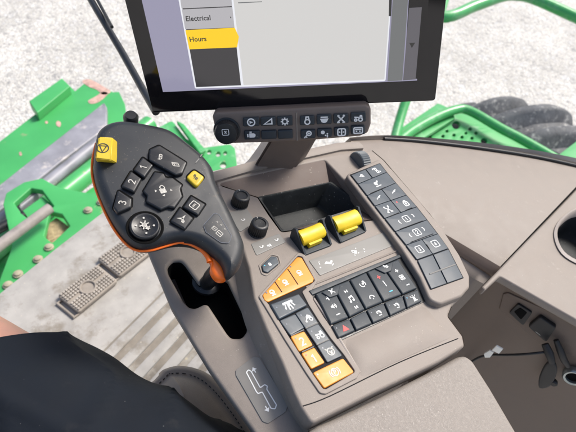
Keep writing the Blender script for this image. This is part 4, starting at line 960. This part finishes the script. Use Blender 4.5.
paddle([(331.5, 216.8), (356.5, 209.3), (359, 220), (336.2, 229.4)], ((330, 218), (340, 242.5)), ((357.6, 208.6), (364.5, 231.5)), [(332, 228), (358, 219), (365.5, 232), (340.5, 243)])
# ---- keypad pod on the right
HP = .010
Lx = [(351, 175), (358, 184), (367, 195.5), (374.8, 205.8), (384.6, 218.3), (395, 231.5), (406, 245), (417, 259.6), (431.3, 289.6)]
Rx = [(380, 163), (387, 172), (396, 182.6), (406.7, 194.9), (417, 206.6), (427.3, 219.6), (438, 233.6), (448.5, 248.3), (463.8, 278)]
pod = [(345.5, 174.5), (381, 157.5), (393, 170), (420, 201), (443, 229), (460, 255), (470, 276), (470, 287), (462, 296), (441, 304), (430, 300), (420, 277), (402, 249), (376, 214)]
plate('keypad_pod', [rnd(q2(pod, HP), .012, 8)], -.004, HP, M['taupe'], con, .0032, res=5)
plate('keypad_bed', [rnd(q2([(349.5, 174.6)] + Rx[:1] + Rx[1:] + [Lx[-1]] + Lx[-2:0:-1], HP + .0006), .001)], HP - .001, HP + .0006, M['slit'], con, .0002)
K = M['key']; H1 = HP + .0022
def mid(a, b, f_=.5): return (a[0] + (b[0] - a[0]) * f_, a[1] + (b[1] - a[1]) * f_)
def two(i, icl, icr, g_=.03, r=.0008):
    m0, m1 = mid(Lx[i], Rx[i]), mid(Lx[i + 1], Rx[i + 1])
    key(cell(Lx[i], m0, m1, Lx[i + 1], g_), HP, H1, K, r, .0006, name='keypad_key', gs=1.2, icons=icl); key(cell(m0, Rx[i], Rx[i + 1], m1, g_), HP, H1, K, r, .0006, name='keypad_key', gs=1.2, icons=icr)
def one(i, ics, g_=.025): key(cell(Lx[i], Rx[i], Rx[i + 1], Lx[i + 1], g_), HP, H1, K, .0008, .0006, name='keypad_key', gs=1.2, icons=ics)
two(0, [('boom', 0, 0, .0030, W_)], [('chain', 0, 0, .0036, W_)], .05)
one(1, [('wrench', -.05, 0, .0044, W_, .2)])
two(2, [('slope', 0, 0, .0040, W_)], [('slope', 0, 0, .0040, W_)])
two(3, [('crossman', 0, -.05, .0042, W_)], [('lockdot', .2, 0, .0040, W_), (dot, -.6, .5, .0010, M['ledred'])])
one(4, [('moonl', -.42, -.1, .0028, W_), ('box', 0, 0, .0038, W_, .18), ('#1', 0, 0, .0023, W_), ('moonr', .42, .1, .0028, W_)])
one(5, [('moonl', -.42, -.1, .0028, W_), ('box', 0, 0, .0038, W_, .18), ('#2', 0, 0, .0025, W_), ('moonr', .42, .1, .0028, W_)])
two(6, [('box', 0, 0, .0038, W_, .18), ('#3', 0, 0, .0023, W_)], [('box', 0, 0, .0038, W_, .18), ('#4', 0, 0, .0023, W_)], .02)
two(7, [], [], .05)
def bar_on(a, b, h, rad, m, name): 
    bm = bmesh.new(); tube(bm, [fa(*a, h), fa(*b, h)], rad, 8); mesh_obj(name, bm, m, con)
bar_on((429.5, 274.2), (455, 264.6), H1, .0010, M['label'], 'raised_bar')
for a, b in (((370.4, 193.6), (386, 187)), ((390, 216.4), (399, 212.8)), ((405.6, 210.5), (412, 207.8)), ((400, 229.3), (422.5, 221)), ((410.4, 242.5), (433, 234)), ((426.4, 244.6), (429.4, 249))):
    bar_on(a, b, H1 - .0002, .0007, M['slit'], 'slit')
# ---- gate pattern plate on the lower deck
HL = .001
gp = plate('gate_label', [rnd(FL.P([(235.5, 370), (254, 356), (259.7, 357.5), (288, 404.7), (286, 411.7), (268, 423.6), (262.5, 421.4), (236, 375.5)], HL), .003)], -.003, HL, M['label_dark'], con, .0004); onL(gp)
gl = FL.P([(246.4, 372.3), (248.5, 369.7), (251.2, 371.4), (260.3, 387.8), (264.6, 384.6), (267.3, 386), (266.8, 389.2), (276.4, 404.9), (275.2, 408.8), (271, 408.3), (262.3, 392), (258, 393.5), (256.5, 391.8)], HL + .0003)
bm = bmesh.new(); icon_bm(bm, [('c', rnd(gl, .0012, 3))], (0, 0), (1, 0), (0, 1), 1, HL + .0003, .0011); mesh_obj('gate_outline', bm, W_, gp)
e1 = (FL.at(270, 400, HL) - FL.at(262, 405, HL)).normalized()
icon('pictogram', 'arrowup', FL.at(254.2, 370, HL), e1, (-e1.y, e1.x), .0036, HL + .0003, W_, gp, .3)
icon('pictogram', 'arrowup', FL.at(267, 409, HL), -e1, (e1.y, -e1.x), .0036, HL + .0003, W_, gp, .3)
# ---- two chrome screw heads / worn marks are left to the material

# ================================================================= ARMREST PAD
FP = Frame(FA.toW((0, 0), -.006), FA.u, FA.n)
ap = thing('armrest_pad', 'grained taupe leather armrest pad at the bottom edge behind the console keys', 'armrest', FP)
pad = [(296, 440), (318, 424.5), (340, 415), (380, 396), (440, 365.5), (458, 355.5), (466, 354), (474, 360), (492, 388), (518, 432), (560, 510), (480, 600), (330, 600)]
plate('pad', [rnd(FP.P(pad), .01, 6)], -.07, 0, M['leather'], ap, .007, res=5)

# ================================================================= JOYSTICK
n_l = (FA.n * .80 + (C0 - FA.W(170, 200)).normalized() * .35 - FA.u * .05).normalized()
FJ = Frame(FA.W(170, 200, .062), FA.u, n_l)
js = thing('joystick', 'black multi button joystick head with yellow stop key and orange trim, in its console slot', 'joystick', FJ)
outl = [(93, 162), (95, 143), (99, 131), (110, 124.5), (125, 122.5), (152, 127), (171, 132), (187, 144), (203, 157), (213, 170), (216, 184), (228, 208), (241, 236), (244.5, 249), (240, 267), (231, 276.5), (226, 277.5), (224, 270), (220, 262), (211, 254), (201, 246.8), (190, 242), (177, 241.5), (163, 245), (150, 248.5), (137, 248), (126, 241), (114, 226), (102, 203), (94, 180)]
ol = smooth_loop(FJ.P(outl, -.010), 4)
def inset(loop, d):
    out = []; n = len(loop)
    area = sum(loop[i].x * loop[(i + 1) % n].y - loop[(i + 1) % n].x * loop[i].y for i in range(n)); sg = 1 if area > 0 else -1
    for i in range(n):
        t_ = (loop[(i + 1) % n] - loop[i - 1]).normalized(); nn = V((-t_.y, t_.x)) * sg
        out.append(loop[i] + nn * d)
    return out
from mathutils.geometry import delaunay_2d_cdt
bm = bmesh.new()
prof = [(.013, -.040), (.006, -.034), (.0015, -.024), (0, -.014), (.0008, -.0085), (.0028, -.0042), (.0055, -.0015), (.0085, -.0003), (.011, 0)]
rows = []
# smoothed insets
def resample(lp, n):
    L = [0.0]
    for i in range(len(lp)): L.append(L[-1] + (lp[(i + 1) % len(lp)] - lp[i]).length)
    out = []; j = 0
    for k in range(n):
        d = L[-1] * k / n
        while L[j + 1] < d: j += 1
        f_ = (d - L[j]) / max(1e-9, L[j + 1] - L[j]); out.append(lp[j].lerp(lp[(j + 1) % len(lp)], f_))
    return out
base_loop = resample(ol, 180)
for d, h in prof:
    lp = inset(base_loop, d)
    for _ in range(int(d * 2600)):
        lp = [(lp[i - 1] + lp[i] * 2 + lp[(i + 1) % len(lp)]) / 4 for i in range(len(lp))]
    rows.append([V((p.x, p.y, h)) for p in lp])
vv = loft(bm, rows, True)
for rw_ in (vv[0], vv[-1]):
    es = []
    for i in range(len(rw_)):
        e = bm.edges.get((rw_[i], rw_[(i + 1) % len(rw_)])); es.append(e)
    bmesh.ops.triangle_fill(bm, edges=es, use_beauty=True)
mesh_obj('grip_head', bm, M['stick'], js, ang=60)
# orange trim: thin band under the left and lower edge and the tongue at the neck
bm = bmesh.new()
tl = smooth_loop(FJ.P([(96, 143), (92.3, 160), (92.5, 178), (100.5, 202), (112, 226), (124.5, 242.5), (136, 250), (150, 250.3), (164, 246.5), (178, 242.6), (184, 242.4)], -.013), 4, False)
rows = []
for w0, h in ((.0, -.012), (.0012, -.013), (.0012, -.017), (.0, -.019)):
    rw_ = []
    for i, p in enumerate(tl):
        t_ = (tl[min(i + 1, len(tl) - 1)] - tl[max(i - 1, 0)]).normalized(); nn = V((t_.y, -t_.x))
        rw_.append(V((*(p - nn * (-w0) if False else p + nn * -w0), h)))
    rows.append(rw_)
bm2 = bmesh.new(); tube(bm2, [V((p.x, p.y, -.0135)) for p in tl], .0013, 8); mesh_obj('orange_trim', bm2, M['trim'], js); bm.free()
bm = bmesh.new(); nb = smooth_loop([V((*FJ.at(x, y, -.016), -.016)) for x, y in ((180, 242.6), (190, 244.2), (200, 249), (207, 256), (209.5, 262))], 4, False)
tube(bm, nb, [.0013 + .0017 * i / (len(nb) - 1) for i in range(len(nb))], 10); mesh_obj('orange_trim', bm, M['trim'], js)
tg = smooth_loop(FJ.P([(203, 249), (208, 255.5), (211, 263), (210.5, 270), (215, 277.5), (221, 280), (227, 277.5), (226, 268), (222, 259), (213, 250)], -.018), 4)
plate('orange_tongue', [tg], -.030, -.016, M['trim'], js, .004, res=4)
# neck, shaft and collar going down into the slot
bm = bmesh.new()
def jl(wp_): return FJ.loc(wp_)
n0 = V((*FJ.at(230, 258, -.03), -.03)); n1 = V((*FJ.at(220, 268, -.05), -.05)); n2 = jl(FA.W(208, 282, HB)); n3 = jl(FA.W(207, 281, HB - .03))
tube(bm, smooth_loop([n0, n1, n2, n3], 5, False), [.012] * 5 + [.010] * 4 + [.009] * 4 + [.009] * 3, 16); mesh_obj('shaft', bm, M['black'], js)
bm = bmesh.new(); cj = jl(FA.W(207, 281, HB - .012)); na = FJ.loc(FJ.o + FA.n); lathe(bm, cj, na, [(.010, -.006), (.017, -.006), (.0175, -.002), (.015, .001), (.010, .003)], 24); mesh_obj('collar', bm, M['black'], js)
bm = bmesh.new(); lathe(bm, V((*FJ.at(131, 122.5, -.02), -.022)), (0, 0, 1), [(.008, 0), (.0085, .012), (.006, .016)], 20); mesh_obj('thumb_button', bm, M['black'], js)
# keys of the joystick
jx = (FJ.at(153.4, 164.7) - FJ.at(142.5, 156.9)).normalized(); jy = V((-jx.y, jx.x))
def jkey(px, h1, m, ic=None, s=.0045, im=W_, name='key', label=None, r=.002, bevel=.0018, well=True, c=None, e=None, w_=.2, h0=-.004):
    poly = FJ.P(px, h1); c0 = center(poly); poly = [c0 + (p - c0) * 1.07 for p in poly]
    k = plate(name, [rnd(poly, r, 4)], h0, h1, m, js, bevel, label)
    if well:
        wp_ = FJ.P(px, .0003); cc_ = center(wp_)
        plate('key_well', [rnd([p + (p - cc_).normalized() * .0022 for p in wp_], r * 1.4, 4)], -.003, .0004, M['void'], js, .0002)
    if ic:
        p = FJ.at(*c, h1) if c else center(poly); ee = V(e).normalized() if e is not None else jx; e2 = V((-ee.y, ee.x))
        if ic[0] == '#': icon('numeral', ic[1:], p, ee, e2, s * .9, h1 + .0003, im, k, .26)
        else: icon('pictogram', ic, p, ee, e2, s, h1 + .0003, im, k, w_)
    return k
B_ = M['black']
up_e = FJ.at(155, 150) - FJ.at(140, 150)
jkey([(142.5, 157.2), (153, 164.9), (144.2, 177), (134, 169.6)], .0050, B_, '#1', .0042, D_, e=FJ.at(149, 155) - FJ.at(139, 178))
jkey([(130.8, 171), (141.2, 178.6), (134, 191.6), (121.8, 186)], .0050, B_, '#2', .0042, D_, e=FJ.at(136, 168) - FJ.at(128, 190))
jkey([(118, 190), (131.4, 198.8), (130.6, 206.8), (117.6, 212), (113.8, 207)], .0050, B_, '#3', .0042, D_, e=FJ.at(124, 192) - FJ.at(119, 210))
k = jkey([(150.3, 150), (159.7, 145.6), (186, 162), (181.6, 172.5), (175, 174), (150, 160)], .0050, B_, 'ear', .0042, D_, c=(160.5, 156.5), e=FJ.at(180, 160) - FJ.at(165, 158), name='rocker_key', r=.003)
icon('pictogram', 'panel', FJ.at(175.5, 164.5, .005), FJ.at(180, 160) - FJ.at(165, 158), (0, 1), .0034, .0053, D_, k, .25)
jkey([(186.6, 177), (194, 169.6), (204.2, 176.8), (196.6, 186.6)], .0040, M['yellowd'], 'seat', .0036, M['blackprint'], name='yellow_key', r=.0035, label='small rounded yellow key')
dp = [(155, 172.5), (164, 174), (166, 178), (172, 178), (181.6, 185), (179.5, 189), (181.6, 196), (173.8, 206.9), (168, 205.5), (161, 208.4), (147, 200.6), (148, 195), (144, 191)]
jkey(dp, .0046, B_, 'machine', .0075, D_, name='direction_pad', r=.002, c=(163, 191), w_=.12, label='cross shaped four way pad')
jkey([(191.3, 196), (205, 204), (198, 214.7), (183.4, 207)], .0040, B_, 'box', .0044, D_, r=.0015)
icon('numeral', 'E', FJ.at(194.4, 205.4, .0044), jx, jy, .0022, .0043, D_, js, .3)
jkey([(180, 207.6), (193, 217.8), (184.7, 228.6), (170.8, 221)], .0040, B_, 'tri', .0056, D_, r=.0015)
c_ = FJ.at(145, 227.5); bm = bmesh.new(); rk = .0145
lathe(bm, V((c_.x, c_.y, 0)), (0, 0, 1), [(rk * .96, -.004), (rk, .003), (rk * .95, .0045), (rk * .88, .0048), (rk * .8, .0040), (rk * .4, .0034), (.001, .0032)], 48)
k = mesh_obj('round_key', bm, B_, js, ang=60)
icon('pictogram', 'cow', c_, jx, jy, .0085, .0046, D_, k, .13)
bm = bmesh.new(); lathe(bm, V((c_.x, c_.y, 0)), (0, 0, 1), [(rk * 1.2, -.002), (rk * 1.26, .0006), (rk * 1.2, .0010), (rk * 1.06, .0004), (rk * 1.04, -.003)], 48); mesh_obj('key_well', bm, M['void'], js)
# yellow stop key, standing proud of the corner
P1 = FJ.P([(98.8, 136.8), (112.8, 137.4), (110.6, 160.2), (95.2, 158.4)], .011); P0 = FJ.P([(99, 136), (118.5, 140), (118.5, 162.5), (96, 160)], .0)
me = bpy.data.meshes.new('stop'); 
me.from_pydata([(*p, .011) for p in P1] + [(*p, -.004) for p in P0], [], [(3, 2, 1, 0), (4, 5, 6, 7), (0, 1, 5, 4), (1, 2, 6, 5), (2, 3, 7, 6), (3, 0, 4, 7)])
bm = bmesh.new(); bm.from_mesh(me); bmesh.ops.recalc_face_normals(bm, faces=bm.faces); bmesh.ops.bevel(bm, geom=bm.edges[:], offset=.0011, segments=3, affect='EDGES')
k = mesh_obj('stop_key', bm, M['yellowd'], js, 'raised yellow stop key at the corner', 60)
icon('pictogram', 'stop', FJ.at(102.8, 148, .0113), FJ.at(112, 138) - FJ.at(99, 137), (0, 1) if False else FJ.at(99, 137) - FJ.at(96, 158), .0062, .0113, M['blackprint'], k, .17)
# small printed field on the grip
lo = rnd(FJ.P([(203.3, 225.5), (214.6, 213), (219, 215), (231.5, 236), (229, 243.5), (221, 243), (206, 232.5)], .0003), .003)
g_ = plate('grip_label', [lo], -.004, .0008, M['stick'], js, .0004)
bm = bmesh.new(); icon_bm(bm, [('c', lo)], (0, 0), (1, 0), (0, 1), 1, .0011, .0004); mesh_obj('label_outline', bm, M['led'], g_)
e_ = FJ.at(224, 237) - FJ.at(211, 226); e2_ = V((-e_.y, e_.x))
for x, y, s_ in ((214.5, 228.5, .0024), (219.5, 233.5, .0030)): icon('pictogram', [('c', rr(-1, -.8, 1, .8)), ('s', [(-.5, -.3), (-.5, .3)]), ('s', [(0, -.3), (0, .3)]), ('s', [(.5, -.3), (.5, .3)])], FJ.at(x, y, .0011), e_, e2_, s_, .0011, D_, g_, .22)
for x, y in ((217.5, 222), (221.5, 225), (225, 229)): icon('pictogram', [('s', [(-.5, -.5), (-.5, .5)]), ('s', [(.2, -.5), (.2, .5)])], FJ.at(x, y, .0011), e_, e2_, .0015, .0011, D_, g_, .3)
bm = bmesh.new(); icon_bm(bm, [('s', [FJ.at(195.5, 163.5, -.001), FJ.at(199, 159.5, -.001)]), ('s', [FJ.at(200, 158, -.002), FJ.at(202, 155.5, -.002)])], (0, 0), (1, 0), (0, 1), 1, .0006, .0011); mesh_obj('grip_mark', bm, M['label'], js)

# ================================================================= DISPLAY
dis = thing('display_screen', 'large black framed touch screen showing grey menu and yellow Hours tab', 'screen', FS)
E = FS.P([(121, -14), (152.5, 112.5), (435.5, 100.5), (449, -24)], 0)
plate('casing', [rnd(E, .004, 6)], -.028, 0, M['black'], dis, .002)
gl_ = plate('glass', [rnd([p + (center(E) - p) * .004 for p in E], .0036, 6)], -.001, .0007, M['glass'], dis, .0004)
hs = [0.0008]
def ui(name, px, m, dh, parent=None, r=0):
    q = FS.P(px, .0007); q = rnd(q, r, 4) if r else q
    bm = bmesh.new(); bm.faces.new([bm.verts.new((p.x, p.y, .0007 + dh)) for p in q]); 
    for f in bm.faces:
        f.normal_update()
        if f.normal.z < 0: f.normal_flip()
    me = bpy.data.meshes.new(name); bm.to_mesh(me); bm.free(); me.materials.append(m)
    o = bpy.data.objects.new(name, me); COL.objects.link(o); o.parent = parent or dis; return o
scr = ui('sheen_field', [(139, -12), (163, 92), (417, 80.5), (423, -22)], M['ui_sheen'], .0001)  # glowing lavender field, the sky's reflection on the glass painted in as colour
ui('frame_line', [(176, -14), (195, 88.6), (385.5, 81), (393, -22)], M['ui_line'], .0002, scr, .002)
ui('menu_field', [(178.5, -14), (196.3, 87), (241, 85.2), (229.5, -15)], M['ui_dark'], .0003, scr)
ui('menu_item', [(178.5, -14), (181.6, 8.3), (232.3, 6), (229.6, -16)], M['ui_menu'], .0004, scr)
e_tab = ui('menu_item', [(181.9, 9.3), (185.2, 29.2), (234.5, 27.4), (232.4, 7)], M['ui_menu'], .0004, scr)
h_tab = ui('menu_tab', [(185.4, 30), (189.3, 49.2), (237.2, 47.2), (238.9, 36.5), (234.7, 27.6)], M['ui_yel'], .0004, scr)
ui('page_field', [(231.8, -14), (243.5, 85), (384.3, 79.4), (391.6, -20)], M['ui_pale'], .0003, scr, .001)
ui('column_field', [(394, -22), (387.5, 81.2), (402.3, 80.4), (409.5, -22)], M['ui_mid'], .0003, scr)
ui('dark_field', [(410, -22), (404, 78), (423, 79), (430, -22)], M['glass'], .0003, scr)
tab = ui('side_tab', [(409, 7.8), (421.8, 7), (415.5, 79.2), (403, 80.2)], M['ui_tab'], .0005, scr)
ui('page_rule', [(238, 2.2), (238.4, 3.2), (262, 2.0), (262, 1.2)], M['ui_mid'], .0005, scr)
exs = FS.at(228, 17.6) - FS.at(186, 19.5); eys = FS.at(184, 10) - FS.at(187, 27)
pxs = (FS.at(200, 20) - FS.at(190, 20)).length / 10
text('menu_text', 'Electrical', FS.at(185.6, 19.0, .001), exs, pxs * 6.9, .0007 + .0006, M['ui_ink'], e_tab, 'LEFT', pxs * .12, eys)
text('menu_text', 'Hours', FS.at(189.3, 39.6, .001), exs, pxs * 6.9, .0007 + .0006, M['ui_ink'], h_tab, 'LEFT', pxs * .12, eys)
icon('menu_mark', [('f', [(-.5, -.8), (.6, 0), (-.5, .8)])], FS.at(230.8, 17.3, .001), exs, eys, pxs * 1.2, .0013, M['ui_ink'], e_tab)
icon('arrow_mark', [('f', [(-1, .8), (1, .8), (0, -1)])], FS.at(412, 45, .001), exs, eys, pxs * 3, .0014, M['ui_mid'] if False else M['ui_ink'], tab)
ui('scroll_mark', [(389.2, -5), (388.6, 16), (391, 16), (392, -5)], M['ui_ink'], .0006, scr)

# ---- key bar under the display
FB = Frame(FS.o + FS.n * .018, FS.u, (FS.n + cdir((0, .25, 0)) * .6).normalized())
bar = thing('key_bar', 'brown bar of small black keys with a rotary dial under the screen', 'control bar', FB)
bo = FB.P([(212, 116), (216, 112.6), (290, 109), (366, 105), (371, 108), (371, 124), (368, 133), (360, 136.5), (300, 141.5), (226, 144), (217, 138)], 0)
plate('bar_body', [rnd(bo, .005, 5)], -.022, 0, M['bar'], bar, .003, res=4)
bi = FB.P([(240.5, 114.6), (294, 112), (295, 142), (242.5, 143.4)], 0)
bm = bmesh.new(); tube(bm, [V((*FB.at(296.3, 112.5), 0)), V((*FB.at(297.3, 140.5), 0))], .0009, 8); mesh_obj('divider', bm, M['taupe'], bar)
rows_ = [[(242.8, 117.9, 259.2, 126.4, 'arrow_ring'), (260.4, 117.4, 275.8, 126, 'ramp'), (277, 116.7, 292.4, 126, 'gear'), (299.8, 116.2, 314.5, 125.2, 'drop'), (316.6, 114.9, 331.5, 124.4, 'bowl'), (333.4, 114.2, 348.4, 123.5, 'crossman'), (350.7, 112.8, 365.9, 122, 'tractor')],
         [(244, 131, 259.7, 139.6, 'engine'), (261, 130.8, 276.4, 139.3, None), (277.8, 130.3, 292.6, 139, None), (300.6, 130.1, 315.2, 138.6, 'magnify'), (317.2, 129, 331.8, 137.4, 'geardots'), (334, 127.8, 348.8, 136.2, 'split'), (351, 126, 365, 134.6, 'panel')]]
for rw_ in rows_:
    for x0, y0, x1, y1, ic in rw_:
        sl2 = -.035 * (x1 - x0)
        k = key([(x0, y0 + .3), (x1, y0 - .3), (x1 + .3, y1 - .3), (x0 + .3, y1 + .3)], -.001, .0034, KB, .0016, .0012, frame=FB, root=bar, icons=[(ic, 0, -.02, .0043, W_, .30)] if ic else [])
kd = bmesh.new(); ck = FB.at(227, 130.5, .0); rk = .0143
lathe(kd, V((ck.x, ck.y, 0)), (0, 0, 1), [(rk * 1.12, -.001), (rk * 1.12, .001), (rk, .0014, 1), (rk * .96, .010, 1), (rk * .88, .012), (rk * .8, .0122), (rk * .3, .0118)], 72, 1, .0008)
kn = mesh_obj('rotary_dial', kd, B_, bar, ang=45)
cc_ = FB.at(225.5, 132.2, .0122)
icon('dial_mark', 'box', cc_, (1, 0), (0, 1), .0040, .0125, W_, kn, .2); icon('dial_mark', [('s', [(-.6, -.8), (.6, .8)]), ('s', [(-.6, .8), (.6, -.8)])], cc_, (1, 0), (0, 1), .0020, .0125, W_, kn, .5)
# ---- stalk holding the display
t = thing('screen_stalk', 'brown bracket stalk rising behind the console to hold the screen', 'bracket', FA)
def sk_(x, y, d): return FA.loc(C0 + ray(x, y) * d)
bm = bmesh.new()
ra = [sk_(271, 138, .66), sk_(319, 134, .67), sk_(319, 134, .71), sk_(271, 138, .70)]
rb = [sk_(253, 168, .70), sk_(298, 160, .72), sk_(305, 160, .76), sk_(253, 168, .74)]
rc = [sk_(240, 230, .78), sk_(275, 220, .80), sk_(280, 220, .83), sk_(240, 230, .82)]
loft(bm, [ra, rb, rc], True, True); bmesh.ops.bevel(bm, geom=bm.edges[:], offset=.004, segments=2, affect='EDGES'); mesh_obj('stalk', bm, M['bar'], t)
bm = bmesh.new()
up_ = smooth_loop([sk_(273, 138, .72), sk_(267, 147, .72), sk_(257, 160, .725), (sk_(247.5, 165.5, .73)), sk_(229, 168.5, .74), sk_(203, 175, .755)], 5, False)
lo_ = smooth_loop([sk_(278, 138, .72), sk_(273, 150, .72), sk_(264, 165, .725), sk_(250, 170, .73), sk_(230, 174, .74), sk_(204, 181, .755)], 5, False)
nv = V((0, .02, -.02))
loft(bm, [[p + nv for p in up_], up_, lo_, [p + nv for p in lo_]], False); mesh_obj('stalk_trim', bm, M['taupe_light'], t)
